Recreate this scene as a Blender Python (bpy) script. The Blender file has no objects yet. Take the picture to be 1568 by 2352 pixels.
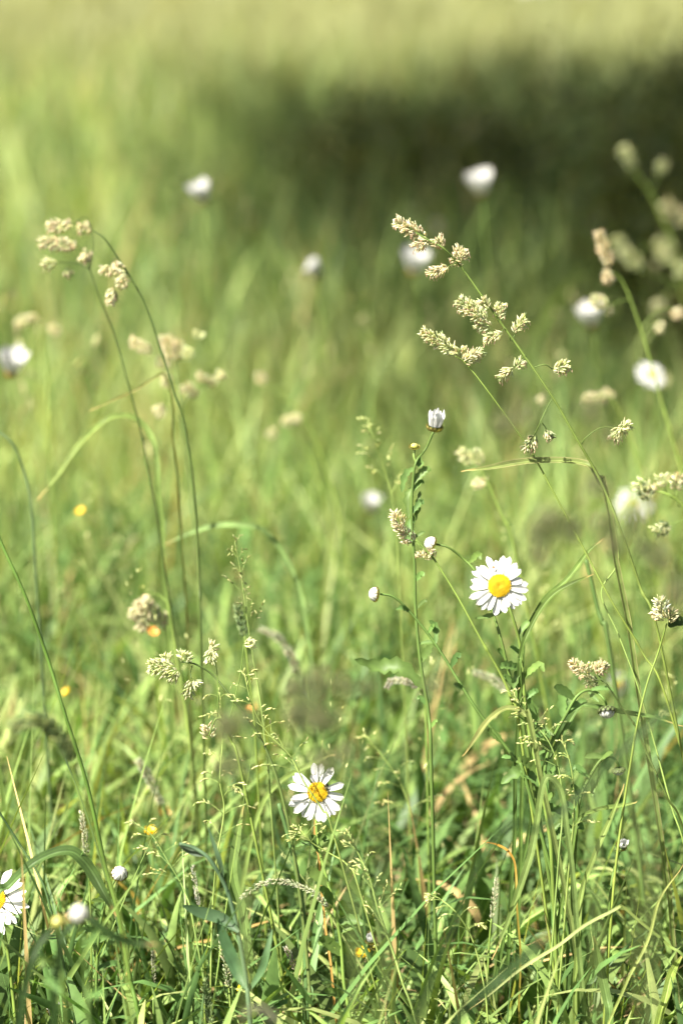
import bpy, math, random
import numpy as np
from mathutils import Vector, Matrix, noise as mnoise

SC = bpy.context.scene
COL = SC.collection
R = math.radians
rnd = random.Random(7)

# ------------------------------------------------------------------ camera, sky, sun, exposure
PITCH, LENS, FOCUS = R(14.0), 85.0, 1.82
CAM = Vector((0, 0, 1.0))
FWD = Vector((0, math.cos(PITCH), -math.sin(PITCH)))
UPV = Vector((0, math.sin(PITCH), math.cos(PITCH)))
RGT = Vector((1, 0, 0))
cd = bpy.data.cameras.new('camera')
cam = bpy.data.objects.new('camera', cd)
COL.objects.link(cam)
cam.location = CAM
cam.rotation_euler = (math.pi / 2 - PITCH, 0, 0)
cd.lens = LENS
cd.sensor_width = 36
cd.clip_start = 0.05
cd.clip_end = 2000
cd.dof.use_dof = True
cd.dof.focus_distance = FOCUS
cd.dof.aperture_fstop = 3.3
SC.camera = cam

SUN_E, SUN_A = R(52), R(58)          # height of the sun; angle from straight behind the camera, towards the left
to_sun = Vector((-math.sin(SUN_A) * math.cos(SUN_E), -math.cos(SUN_A) * math.cos(SUN_E), math.sin(SUN_E)))
w = bpy.data.worlds.new('World')
SC.world = w
w.use_nodes = True
nt = w.node_tree
sky = nt.nodes.new('ShaderNodeTexSky')
sky.sky_type = 'NISHITA'
sky.sun_disc = False
sky.dust_density = 4.0
sky.air_density = 0.8
sky.ozone_density = 0.5
sky.sun_elevation = SUN_E
sky.sun_rotation = math.atan2(to_sun.x, to_sun.y)
nt.links.new(sky.outputs[0], nt.nodes['Background'].inputs[0])
nt.nodes['Background'].inputs[1].default_value = 0.05
sl = bpy.data.lights.new('sun', 'SUN')
sl.energy = 5.0
sl.angle = R(0.5)
sl.color = (1.0, 0.955, 0.84)
sun = bpy.data.objects.new('sun', sl)
COL.objects.link(sun)
sun.location = to_sun * 30
sun.rotation_euler = to_sun.to_track_quat('Z', 'Y').to_euler()
SC.view_settings.view_transform = 'Standard'
SC.view_settings.look = 'None'
SC.view_settings.gamma = 1
SC.view_settings.exposure = 1.84
SC.render.engine = 'CYCLES'
SC.cycles.use_denoising = True
SC.cycles.max_bounces = 8
SC.cycles.transmission_bounces = 6


# ------------------------------------------------------------------ materials
def mat(name, trans=0.3, rough=0.5, spec=0.35, vary=0.25, scale=80.0, tcol=(1.15, 1.2, 0.55), fixed=None):
    m = bpy.data.materials.new(name)
    m.use_nodes = True
    n = m.node_tree.nodes
    L = m.node_tree.links
    b = n['Principled BSDF']
    out = n['Material Output']
    if fixed is None:
        a = n.new('ShaderNodeAttribute')
        a.attribute_name = 'tint'
        src = a.outputs['Color']
    else:
        c = n.new('ShaderNodeRGB')
        c.outputs[0].default_value = (*fixed, 1)
        src = c.outputs[0]
    tc = n.new('ShaderNodeTexCoord')
    nz = n.new('ShaderNodeTexNoise')
    nz.inputs['Scale'].default_value = scale
    nz.inputs['Detail'].default_value = 3
    L.new(tc.outputs['Object'], nz.inputs['Vector'])
    mr = n.new('ShaderNodeMapRange')
    mr.inputs[1].default_value = 0.3
    mr.inputs[2].default_value = 0.7
    mr.inputs[3].default_value = 1 - vary
    mr.inputs[4].default_value = 1 + vary
    L.new(nz.outputs[0], mr.inputs[0])
    vm = n.new('ShaderNodeVectorMath')
    vm.operation = 'SCALE'
    L.new(src, vm.inputs[0])
    L.new(mr.outputs[0], vm.inputs['Scale'])
    L.new(vm.outputs[0], b.inputs['Base Color'])
    b.inputs['Roughness'].default_value = rough
    b.inputs['Specular IOR Level'].default_value = spec
    if trans > 0:
        t = n.new('ShaderNodeBsdfTranslucent')
        v2 = n.new('ShaderNodeVectorMath')
        v2.operation = 'MULTIPLY'
        v2.inputs[1].default_value = tcol
        L.new(vm.outputs[0], v2.inputs[0])
        L.new(v2.outputs[0], t.inputs['Color'])
        mx = n.new('ShaderNodeMixShader')
        mx.inputs[0].default_value = trans
        L.new(b.outputs[0], mx.inputs[1])
        L.new(t.outputs[0], mx.inputs[2])
        L.new(mx.outputs[0], out.inputs['Surface'])
    return m


M_GRASS = mat('grass_blades', 0.34, 0.5, 0.30, 0.2, 9.0, (1.35, 1.25, 0.50))
M_LEAF = mat('leaf_green', 0.34, 0.5, 0.25, 0.25, 90.0)
M_STEM = mat('stem_green', 0.0, 0.55, 0.2, 0.2, 60.0)
M_SEED = mat('seed_husks', 0.42, 0.6, 0.25, 0.25, 300.0, (1.1, 1.05, 0.8))
M_PETAL = mat('white_petals', 0.38, 0.6, 0.2, 0.04, 200.0, (1, 1, 1))
M_YPETAL = mat('yellow_petals', 0.3, 0.35, 0.5, 0.1, 100.0, (1, 1, 0.8))
M_DISC = mat('yellow_florets', 0.15, 0.7, 0.2, 0.15, 400.0, (1, 1, 0.6))
M_BUG = mat('beetle_shell', 0.0, 0.3, 0.6, 0.3, 900.0)
M_BARK = mat('bark', 0.0, 0.9, 0.2, 0.4, 12.0, fixed=(0.10, 0.075, 0.05))


# ------------------------------------------------------------------ scene objects
def tagset(o, label=None, cat=None, group=None, kind=None):
    if label: o['label'] = label
    if cat: o['category'] = cat
    if group: o['group'] = group
    if kind: o['kind'] = kind
    return o


def thing(name, label, cat, loc, group=None):
    o = bpy.data.objects.new(name, None)
    o.empty_display_size = 0.05
    COL.objects.link(o)
    o.location = loc
    return tagset(o, label, cat, group)


def root_of(o):
    while o.parent is not None:
        o = o.parent
    return o


class MB:
    """collects vertices, faces and a tint per vertex in world space; build() links them as one mesh object"""
    def __init__(s):
        s.v, s.f, s.c = [], [], []

    def add(s, vs, fs, cs):
        k = len(s.v)
        s.v.extend(vs)
        s.c.extend(cs)
        s.f.extend([tuple(i + k for i in f) for f in fs])

    def build(s, name, m, parent=None, smooth=True):
        off = Vector(root_of(parent).location) if parent is not None else Vector((0, 0, 0))
        me = bpy.data.meshes.new(name)
        me.from_pydata([tuple(Vector(p) - off) for p in s.v], [], s.f)
        at = me.color_attributes.new('tint', 'FLOAT_COLOR', 'POINT')
        at.data.foreach_set('color', [x for c in s.c for x in (c[0], c[1], c[2], 1.0)])
        if smooth:
            me.polygons.foreach_set('use_smooth', [True] * len(me.polygons))
        me.materials.append(m)
        o = bpy.data.objects.new(name, me)
        COL.objects.link(o)
        if parent is not None:
            o.parent = parent
        return o

    def tube(s, pts, radii, col, sides=6, col2=None):
        n = len(pts)
        t0 = (pts[1] - pts[0]).normalized()
        nrm = t0.orthogonal().normalized()
        vs, cs, fs = [], [], []
        for i, p in enumerate(pts):
            t = (pts[min(i + 1, n - 1)] - pts[max(i - 1, 0)])
            t = t.normalized() if t.length > 1e-9 else t0
            nrm = (nrm - t * nrm.dot(t))
            nrm = nrm.normalized() if nrm.length > 1e-6 else t.orthogonal().normalized()
            b = t.cross(nrm)
            r = radii(i / (n - 1)) if callable(radii) else radii
            c = col if col2 is None else lerp(col, col2, i / (n - 1))
            for k in range(sides):
                a = 2 * math.pi * k / sides
                vs.append(p + (nrm * math.cos(a) + b * math.sin(a)) * r)
                cs.append(c)
        for i in range(n - 1):
            for k in range(sides):
                k2 = (k + 1) % sides
                fs.append((i * sides + k, i * sides + k2, (i + 1) * sides + k2, (i + 1) * sides + k))
        fs.append(tuple(range(sides - 1, -1, -1)))
        fs.append(tuple((n - 1) * sides + k for k in range(sides)))
        s.add(vs, fs, cs)

    def blade(s, pts, wf, face, col, col2=None, fold=0.25, twist=0.0, edge=None, jag=0.0, na=3, brown=False):
        """a leaf along pts, its flat side towards `face`, three vertices across (a folded keel)"""
        n = len(pts)
        vs, cs, fs = [], [], []
        for i, p in enumerate(pts):
            u = i / (n - 1)
            t = (pts[min(i + 1, n - 1)] - pts[max(i - 1, 0)]).normalized()
            f = face(u) if callable(face) else face
            sd = t.cross(f)
            sd = sd.normalized() if sd.length > 1e-5 else t.orthogonal().normalized()
            nn = sd.cross(t).normalized()
            a = twist * u
            sd2 = sd * math.cos(a) + nn * math.sin(a)
            nn2 = nn * math.cos(a) - sd * math.sin(a)
            hw = wf(u) * 0.5
            if jag and 0 < i < n - 1:
                hw *= (1 + jag) if i % 2 else (1 - jag)
            c = col if col2 is None else lerp(col, col2, u)
            e = c if edge is None else edge
            for k in range(na):
                z = k / (na - 1) * 2 - 1
                vs.append(p + sd2 * hw * z - nn2 * hw * fold * 2 * (1 - abs(z)))
                if na > 3:
                    g = (1.14, .84)[k % 2] * (1.25 if k == na // 2 else 1)
                    g *= 1 + .25 * mnoise.noise(vs[-1] * 130.0)
                    base_ = e if k in (0, na - 1) else c
                    if u < .07 and brown:
                        base_ = lerp((.50, .34, .14), base_, u / .07)
                    cs.append(tuple(v * g for v in base_))
                else:
                    cs.append(c if k == 1 else e)
        for i in range(n - 1):
            for k in range(na - 1):
                a = i * na + k
                fs.append((a, a + 1, a + na + 1, a + na))
        s.add(vs, fs, cs)

    def spikelet(s, p, d, L, W, col, tip=None, flat=0.6):
        d = d.normalized()
        x = d.orthogonal().normalized()
        y = d.cross(x)
        vs, cs, fs = [], [], []
        tip = tip or col
        for t, r in ((0, .35), (.38, 1), (.75, .6)):
            for k in range(4):
                a = math.pi / 2 * k
                vs.append(p + d * (L * t) + (x * math.cos(a) + y * math.sin(a) * flat) * (W * .5 * r))
                cs.append(lerp(col, tip, t))
        vs.append(p + d * L)
        cs.append(tip)
        for i in range(2):
            for k in range(4):
                k2 = (k + 1) % 4
                fs.append((i * 4 + k, i * 4 + k2, i * 4 + 4 + k2, i * 4 + 4 + k))
        for k in range(4):
            fs.append((8 + k, 8 + (k + 1) % 4, 12))
        s.add(vs, fs, cs)

    def lathe(s, c, axis, prof, sides, colf):
        """prof: (radius, height) rows along axis from centre c"""
        axis = axis.normalized()
        x = axis.orthogonal().normalized()
        y = axis.cross(x)
        vs, cs, fs = [], [], []
        for j, (r, h) in enumerate(prof):
            for k in range(sides):
                a = 2 * math.pi * k / sides
                vs.append(c + axis * h + (x * math.cos(a) + y * math.sin(a)) * r)
                cs.append(colf(j / (len(prof) - 1), k))
        for j in range(len(prof) - 1):
            for k in range(sides):
                k2 = (k + 1) % sides
                fs.append((j * sides + k, j * sides + k2, (j + 1) * sides + k2, (j + 1) * sides + k))
        s.add(vs, fs, cs)


def lerp(a, b, t):
    return tuple(a[i] + (b[i] - a[i]) * t for i in range(3))


def jit(c, amt=0.2, r=rnd):
    k = 1 + r.uniform(-amt, amt)
    h = r.uniform(-amt, amt) * 0.4
    return (max(0, c[0] * k * (1 + h)), max(0, c[1] * k), max(0, c[2] * k * (1 - h)))


def P(vx, vy, d=FOCUS):
    """the point of the meadow that lies at this place of the 1568 x 2352 view, d metres deep along the view axis"""
    k = 24.0 / LENS * d / 1568.0
    return CAM + FWD * d + RGT * ((vx - 784) * k) + UPV * ((1176 - vy) * k)


def PX(d=FOCUS):
    return 24.0 / LENS * d / 1568.0


def smooth_path(pts, per=6):
    q = [pts[0] * 2 - pts[1]] + list(pts) + [pts[-1] * 2 - pts[-2]]
    out = []
    for i in range(1, len(q) - 2):
        p0, p1, p2, p3 = q[i - 1], q[i], q[i + 1], q[i + 2]
        for k in range(per):
            t = k / per
            out.append(0.5 * ((2 * p1) + (p2 - p0) * t + (2 * p0 - 5 * p1 + 4 * p2 - p3) * t * t + (3 * p1 - p0 - 3 * p2 + p3) * t ** 3))
    out.append(pts[-1])
    return out


def line(pts, d=FOCUS, ground=True, per=6, wob=0.004, first=None):
    """a smooth world path through view points (x, y[, extra depth]), top first; carried on down to the soil"""
    r = random.Random(int(pts[0][0] * 7 + pts[0][1] * 13))
    w_ = [P(p[0], p[1], d + (p[2] if len(p) > 2 else 0) + r.uniform(-wob, wob)) for p in pts]
    if first is not None:
        w_.insert(0, first)
    if ground:
        q, t = w_[-1], (w_[-1] - w_[-2])
        if t.z > -1e-4:
            t.z = -abs(t.length) * 0.5
        k = min(q.z / -t.z, 0.30 / max(1e-6, math.hypot(t.x, t.y)))
        dx, dy = t.x * k * 0.45, t.y * k * 0.2
        w_.append(Vector((q.x + dx * .7, q.y + dy * .7, q.z * 0.45)))
        w_.append(Vector((q.x + dx, q.y + dy, -0.01)))
    return smooth_path(w_, per)


def base_of(pts):
    return Vector((pts[-1].x, pts[-1].y, 0))


TOCAM = -FWD
G_STEM = (0.135, 0.20, 0.040)
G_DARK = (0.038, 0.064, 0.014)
G_LEAF = (0.115, 0.195, 0.05)
G_BLUE = (0.10, 0.20, 0.10)
G_PALE = (0.24, 0.33, 0.10)
C_SEED = (0.70, 0.72, 0.42)
C_CREAM = (0.80, 0.74, 0.52)
C_PINK = (0.74, 0.59, 0.43)
C_DUSK = (0.22, 0.22, 0.13)
WHITE = (0.62, 0.62, 0.60)


# ------------------------------------------------------------------ setting: ground
def make_ground():
    n = 90
    xs = np.sign(np.linspace(-1, 1, n)) * np.abs(np.linspace(-1, 1, n)) ** 3 * 700
    ys = xs + 8
    vs = [(x, y, 0.012 * mnoise.noise(Vector((x * 1.3, y * 1.3, 0))) if abs(x) < 20 and abs(y - 8) < 20 else 0.0) for y in ys for x in xs]
    fs = [(j * n + i, j * n + i + 1, (j + 1) * n + i + 1, (j + 1) * n + i) for j in range(n - 1) for i in range(n - 1)]
    me = bpy.data.meshes.new('ground')
    me.from_pydata(vs, [], fs)
    m = bpy.data.materials.new('meadow_soil')
    m.use_nodes = True
    N, L = m.node_tree.nodes, m.node_tree.links
    b = N['Principled BSDF']
    b.inputs['Roughness'].default_value = 0.95
    g = N.new('ShaderNodeNewGeometry')
    nz = N.new('ShaderNodeTexNoise')
    nz.inputs['Scale'].default_value = 3.0
    nz.inputs['Detail'].default_value = 8
    cr = N.new('ShaderNodeValToRGB')
    cr.color_ramp.elements[0].position = 0.35
    cr.color_ramp.elements[0].color = (0.022, 0.026, 0.008, 1)
    cr.color_ramp.elements[1].position = 0.7
    cr.color_ramp.elements[1].color = (0.075, 0.085, 0.028, 1)
    L.new(g.outputs['Position'], nz.inputs['Vector'])
    L.new(nz.outputs[0], cr.inputs[0])
    L.new(cr.outputs[0], b.inputs['Base Color'])
    me.materials.append(m)
    o = bpy.data.objects.new('ground', me)
    COL.objects.link(o)
    tagset(o, 'green meadow ground under the tall grass', 'ground', kind='structure')


make_ground()


# ------------------------------------------------------------------ setting: the grass itself (nobody could count it)
def np_mesh(name, V, F, C, m):
    me = bpy.data.meshes.new(name)
    me.vertices.add(len(V))
    me.vertices.foreach_set('co', V.astype(np.float32).ravel())
    me.loops.add(F.size)
    me.loops.foreach_set('vertex_index', F.astype(np.int32).ravel())
    me.polygons.add(len(F))
    me.polygons.foreach_set('loop_start', np.arange(0, F.size, 4, dtype=np.int32))
    me.polygons.foreach_set('use_smooth', np.ones(len(F), dtype=bool))
    me.update(calc_edges=True)
    at = me.color_attributes.new('tint', 'FLOAT_COLOR', 'POINT')
    at.data.foreach_set('color', np.concatenate([C, np.ones((len(C), 1))], 1).astype(np.float32).ravel())
    me.materials.append(m)
    o = bpy.data.objects.new(name, me)
    COL.objects.link(o)
    return o


def patch(x, y, s=1.0, ph=0.0):
    return (np.sin(x * 2.1 * s + 1.3 + ph) * np.cos(y * 1.7 * s - 0.6 + ph) + 0.6 * np.sin(x * 5.3 * s - y * 4.1 * s + ph * 2) + 0.4 * np.sin(x * 11.0 * s + y * 9.0 * s)) / 2.0


def blades(rg, x, y, h, wid, seg, cols, lean=0.35, bend=0.5, z0=0.0, profile='grass', fold=0.3):
    n = len(x)
    az = rg.uniform(0, 2 * np.pi, n)
    le = np.abs(rg.normal(0, lean, n))
    be = np.abs(rg.normal(0, bend, n))
    fa = az + np.pi / 2 + rg.normal(0, 0.7, n)
    tw = rg.normal(0, 0.9, n)
    t = np.linspace(0, 1, seg + 1)[None, :]
    out = (le[:, None] * t + be[:, None] * t ** 2) * h[:, None] * 0.7
    drop = np.clip(be[:, None] - 0.35, 0, 1.2) * 0.75 * t ** 3
    px = x[:, None] + np.cos(az)[:, None] * out
    py = y[:, None] + np.sin(az)[:, None] * out
    pz = (z0[:, None] if isinstance(z0, np.ndarray) else z0) + h[:, None] * (t * (1 - 0.12 * le[:, None]) - drop)
    if profile == 'grass':
        wp = np.clip(1.0 - t ** 2.2, 0.04, 1) * (0.55 + 0.45 * np.clip(t * 4, 0, 1))
    else:
        wp = np.clip(np.sin(np.pi * np.clip(t, 0.03, 0.98)) ** 0.7, 0.05, 1)
    hw = wid[:, None] * 0.5 * wp
    ang = fa[:, None] + tw[:, None] * t
    sx, sy = np.cos(ang), np.sin(ang)
    nx, ny = -sy, sx
    V = np.empty((n, seg + 1, 3, 3))
    V[:, :, 0] = np.stack([px - sx * hw, py - sy * hw, pz], -1)
    V[:, :, 1] = np.stack([px + nx * hw * fold, py + ny * hw * fold, pz - hw * fold * 0.6], -1)
    V[:, :, 2] = np.stack([px + sx * hw, py + sy * hw, pz], -1)
    tt = t[:, :, None, None]
    C = np.broadcast_to(cols[:, None, None, :] * (0.9 + 0.2 * tt), V.shape).copy()
    b = np.arange(n)[:, None] * ((seg + 1) * 3)
    s = np.arange(seg)[None, :] * 3
    a = b + s
    q1 = np.stack([a, a + 1, a + 4, a + 3], -1)
    q2 = np.stack([a + 1, a + 2, a + 5, a + 4], -1)
    F = np.concatenate([q1.reshape(-1, 4), q2.reshape(-1, 4)])
    return V.reshape(-1, 3), F, C.reshape(-1, 3)


def scatter(rg, y0, y1, dens, k, m_):
    area = 0
    n = int(dens * (y1 - y0) * (2 * (k * (y0 + y1) / 2 + m_)))
    y = np.sqrt(rg.uniform(y0 ** 2, y1 ** 2, n)) if y0 > 3 else rg.uniform(y0, y1, n)
    x = rg.uniform(-1, 1, n) * (k * y + m_)
    return x, y


def grass_cols(rg, x, y, n, dry=0.05):
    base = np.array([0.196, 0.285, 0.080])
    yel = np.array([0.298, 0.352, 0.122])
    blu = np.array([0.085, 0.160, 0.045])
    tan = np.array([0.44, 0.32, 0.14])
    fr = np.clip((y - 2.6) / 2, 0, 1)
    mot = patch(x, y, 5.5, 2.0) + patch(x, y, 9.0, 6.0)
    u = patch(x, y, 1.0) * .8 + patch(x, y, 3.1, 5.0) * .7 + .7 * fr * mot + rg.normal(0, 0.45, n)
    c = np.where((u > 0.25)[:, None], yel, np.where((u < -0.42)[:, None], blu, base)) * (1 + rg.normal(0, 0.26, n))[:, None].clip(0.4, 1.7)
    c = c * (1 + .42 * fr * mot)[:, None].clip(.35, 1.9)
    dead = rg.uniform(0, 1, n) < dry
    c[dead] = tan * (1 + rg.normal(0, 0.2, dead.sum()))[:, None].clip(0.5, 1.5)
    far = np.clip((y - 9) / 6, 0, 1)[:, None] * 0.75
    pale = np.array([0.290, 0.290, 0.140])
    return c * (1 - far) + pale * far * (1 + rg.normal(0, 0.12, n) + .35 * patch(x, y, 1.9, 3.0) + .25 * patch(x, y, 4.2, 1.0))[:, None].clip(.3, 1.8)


def join_np(parts):
    V, F, C, k = [], [], [], 0
    for v, f, c in parts:
        V.append(v)
        F.append(f + k)
        C.append(c)
        k += len(v)
    return np.concatenate(V), np.concatenate(F), np.concatenate(C)


def make_grass():
    rg = np.random.default_rng(11)
    parts = []
    for y0, y1, dens, k, m_, seg, hm, hs, w0, w1 in (
            (0.95, 1.55, 2600, 0.17, 0.40, 5, 0.22, 0.05, 0.0025, 0.0050),
            (1.55, 2.60, 3300, 0.17, 0.35, 6, 0.225, 0.07, 0.0030, 0.0110),
            (2.60, 4.50, 3000, 0.17, 0.35, 5, 0.28, 0.08, 0.0032, 0.0090),
            (4.50, 9.00, 1000, 0.19, 0.40, 4, 0.31, 0.10, 0.0050, 0.0125),
            (9.00, 16.0, 300, 0.20, 0.60, 3, 0.34, 0.11, 0.0090, 0.0240),
            (16.0, 34.0, 90, 0.21, 1.00, 3, 0.36, 0.09, 0.0180, 0.0320)):
        x, y = scatter(rg, y0, y1, dens, k, m_)
        n = len(x)
        h = np.clip(rg.normal(hm, hs, n) * (1 + 0.22 * patch(x, y, 1.6, 2.0) + 0.26 * patch(x, y, 4.5, 1.0) + 0.34 * np.clip((y - 3) / 2, 0, 1) * patch(x, y, 6.5, 3.0)), 0.06, 0.47)
        wd = w0 + (w1 - w0) * rg.uniform(0, 1, n) ** 1.6
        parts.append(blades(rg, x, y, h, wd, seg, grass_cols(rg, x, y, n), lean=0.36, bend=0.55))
    V, F, C = join_np(parts)
    o = np_mesh('meadow_grass', V, F, C, M_GRASS)
    tagset(o, 'dense green grass blades covering the whole meadow', 'grass', kind='stuff')
    # dry thatch lying at the foot of the blades
    parts = []
    x, y = scatter(rg, 1.4, 3.2, 1300, 0.17, 0.35)
    n = len(x)
    cc = np.array([0.34, 0.25, 0.12]) * (1 + rg.normal(0, 0.3, n))[:, None].clip(0.3, 1.6)
    parts.append(blades(rg, x, y, rg.uniform(0.06, 0.13, n), rg.uniform(0.0015, 0.005, n), 4, cc, lean=1.5, bend=0.9, z0=rg.uniform(0.02, 0.13, n)))
    V, F, C = join_np(parts)
    o = np_mesh('dry_grass', V, F, C, M_GRASS)
    tagset(o, 'tan dead thatch lying between the green blades', 'dry grass', kind='stuff')
    # short side leaves held out from the culms, and low broad leaves between them
    parts = []
    for y0, y1, dens in ((1.5, 2.5, 4200), (2.5, 3.6, 1900)):
        x, y = scatter(rg, y0, y1, dens, 0.17, 0.35)
        n = len(x)
        zz = rg.uniform(0.03, 0.19, n) * (1 + .2 * patch(x, y, 4.5, 1.0))
        parts.append(blades(rg, x, y, rg.uniform(0.04, 0.11, n), rg.uniform(0.0045, 0.0125, n), 5, grass_cols(rg, x, y, n, 0.015), lean=0.7, bend=0.9, z0=zz))
    for y0, y1, dens in ((1.4, 3.0, 700), (3.0, 6.0, 200)):
        x, y = scatter(rg, y0, y1, dens, 0.17, 0.35)
        keep = patch(x, y, 2.2, 4.0) > -0.25
        x, y = x[keep], y[keep]
        n = len(x)
        h = np.clip(rg.normal(0.11, 0.035, n), 0.04, 0.2)
        cc = np.array([0.095, 0.165, 0.045]) * (1 + rg.normal(0, 0.2, n))[:, None].clip(0.5, 1.5)
        parts.append(blades(rg, x, y, h, rg.uniform(0.010, 0.024, n), 6, cc, lean=0.6, bend=0.7, z0=0.09, profile='leaf', fold=0.2))
    V, F, C = join_np(parts)
    o = np_mesh('meadow_herbs', V, F, C, M_LEAF)
    tagset(o, 'low broad green leaves crowded between the grass blades', 'ground cover', kind='stuff')
    # thin flowering stalks standing over the leaves, out in the meadow
    parts = []
    for y0, y1, dens, hm in ((1.75, 2.8, 75, 0.35), (2.5, 5.0, 12, 0.44), (5.0, 12.0, 10, 0.46), (12.0, 26.0, 8, 0.50)):
        x, y = scatter(rg, y0, y1, dens, 0.19, 0.4)
        n = len(x)
        h = np.clip(rg.normal(hm, 0.08, n), 0.25, 0.75)
        st = np.random.default_rng(5)
        cc = np.array([0.20, 0.24, 0.09]) * (1 + rg.normal(0, 0.15, n))[:, None].clip(0.5, 1.5)
        v, f, c = blades(rg, x, y, h, np.full(n, 0.0022), 4, cc, lean=0.15, bend=0.25, profile='grass')
        parts.append((v, f, c))
        tips = v.reshape(n, 5, 3, 3)[:, 4, 1]
        if y0 < 2:
            for q in range(26):
                u = rg.uniform(0, .13, n)
                ax = tips + np.stack([rg.normal(0, 1, n) * u * .26, rg.normal(0, 1, n) * u * .26, -u], -1)
                hc = np.array([0.58, 0.60, 0.26]) * (1 + rg.normal(0, 0.25, n))[:, None].clip(0.5, 1.5)
                vv, ff, c2 = blades(rg, ax[:, 0], ax[:, 1], rg.uniform(0.003, 0.006, n), rg.uniform(0.0012, 0.002, n), 2, hc, lean=1.2, bend=0.3, profile='leaf')
                vv = vv.reshape(n, -1, 3)
                vv[:, :, 2] += ax[:, 2][:, None]
                parts.append((vv.reshape(-1, 3), ff, c2))
            continue
        for q in range(5):
            ax = tips + np.stack([rg.normal(0, 0.012, n), rg.normal(0, 0.012, n), -rg.uniform(0.0, 0.07, n)], -1)
            hc = np.array([0.40, 0.38, 0.18]) * (1 + rg.normal(0, 0.2, n))[:, None].clip(0.5, 1.5)
            vv, ff, c2 = blades(rg, ax[:, 0], ax[:, 1], rg.uniform(0.010, 0.020, n), rg.uniform(0.004, 0.008, n), 3, hc, lean=0.5, bend=0.3, profile='leaf')
            vv = vv.reshape(n, -1, 3)
            vv[:, :, 2] += ax[:, 2][:, None]
            parts.append((vv.reshape(-1, 3), ff, c2))
    V, F, C = join_np(parts)
    o = np_mesh('flowering_grass', V, F, C, M_SEED)
    tagset(o, 'mass of thin flowering grass stalks blurred across the meadow', 'grass', kind='stuff')


make_grass()


# ------------------------------------------------------------------ the tree whose shade lies on the meadow
def make_tree(y0, y1, label, seed):
    """a tree left of the picture whose crown throws its shade on the far meadow between the depths y0 and y1"""
    r = random.Random(seed)
    ys, xl = (3.4, 3.9, 4.6, 5.5, 7.4, 14.0), (0.56, 0.44, 0.30, 0.18, 0.02, -0.15)
    clumps = []
    for k in range(120):
        y = y0 + (y1 - y0) * r.random()
        rad = r.uniform(0.28, 0.70)
        x = float(np.interp(y, ys, xl)) + rad * .55 + (-.55 + 3.4 * r.random() ** .85)
        if y > 9 and y > 9 + 4.5 * r.random() ** .6 * min(1, max(.25, (x + .8) / 1.6)):
            y -= r.uniform(1.5, 4)
        h = r.uniform(5.6, 7.6)
        clumps.append((Vector((x, y, .35)) + to_sun * ((h - .35) / to_sun.z), rad))
    mid = sum((c[0] for c in clumps), Vector()) / len(clumps)
    L = Vector((mid.x - .6, mid.y, 0))
    t = thing('broadleaf_tree', label, 'tree', L, 'trees shading the far meadow')
    b = MB()
    tr = smooth_path([Vector((mid.x, mid.y, mid.z + .4)), Vector((mid.x - .1, mid.y - .05, 4.2)), L + Vector((-.06, .04, 2.0)), L + Vector((0, 0, -.05))], 5)
    b.tube(tr, lambda u: 0.03 + 0.11 * u, (0.1, 0.075, 0.05), 10)
    for k in range(0, 120, 9):
        s0 = Vector((mid.x - .1, mid.y, 3.6 + .02 * k))
        e = clumps[k][0]
        b.tube([s0, s0.lerp(e, .5) + Vector((0, 0, .2)), e], lambda u: 0.05 - 0.035 * u, (0.1, 0.075, 0.05), 6)
    b.build('trunk', M_BARK, t)
    c = MB()
    for cc, rad in clumps:
        for q in range(int(85 + 120 * rad)):
            d = Vector((r.gauss(0, 1), r.gauss(0, 1), r.gauss(0, 1))).normalized()
            p = cc + d * rad * r.uniform(0.2, 1.0)
            n = (d + Vector((r.uniform(-.7, .7), r.uniform(-.7, .7), r.uniform(0, .9)))).normalized()
            x = n.orthogonal().normalized()
            y = n.cross(x)
            s = r.uniform(0.05, 0.10)
            col = jit((0.05, 0.085, 0.025), 0.3, r)
            c.add([p - x * s, p - y * s * .6, p + x * s, p + y * s * .6], [(0, 1, 2, 3)], [col] * 4)
    c.build('crown', M_LEAF, t)


make_tree(3.55, 7.6, 'leafy green tree whose shade darkens the near half of the shaded grass', 3)
make_tree(7.2, 13.5, 'leafy green tree whose shade darkens the far half of the shaded grass', 4)


def bush(loc, w_, h, label, seed):
    r = random.Random(seed)
    t = thing('dark_bush', label, 'bush', loc, 'dark leafy bushes in the tree shade')
    L = Vector(loc)
    b, c = MB(), MB()
    for k in range(16):
        a = r.uniform(0, 6.28)
        e = L + Vector((math.cos(a) * w_ * r.uniform(.2, .9), math.sin(a) * w_ * r.uniform(.2, .9), h * r.uniform(.6, 1.0)))
        q = smooth_path([e, L.lerp(e, .6) + Vector((0, 0, h * .12)), L + Vector((math.cos(a) * .05, math.sin(a) * .05, -.02))], 4)
        b.tube(q, lambda u: .002 + .004 * u, (.09, .10, .04), 5)
        for j in range(150):
            u = r.random() ** .8 * .8
            p = q[int(u * (len(q) - 1))] + Vector((r.gauss(0, .07), r.gauss(0, .07), r.gauss(0, .05))) * (w_ / .6)
            p.z = max(p.z, .02)
            n = Vector((r.uniform(-.7, .7), r.uniform(-.7, .7), r.uniform(.2, 1))).normalized()
            x = n.orthogonal().normalized()
            y = n.cross(x)
            s_ = r.uniform(.012, .030)
            c.add([p - x * s_, p - y * s_ * .6 + n * .003, p + x * s_, p + y * s_ * .6 + n * .003], [(0, 1, 2, 3)], [jit((.13, .145, .03), .4, r)] * 4)
    b.build('branches', M_BARK, t)
    c.build('foliage', M_LEAF, t)


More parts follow.
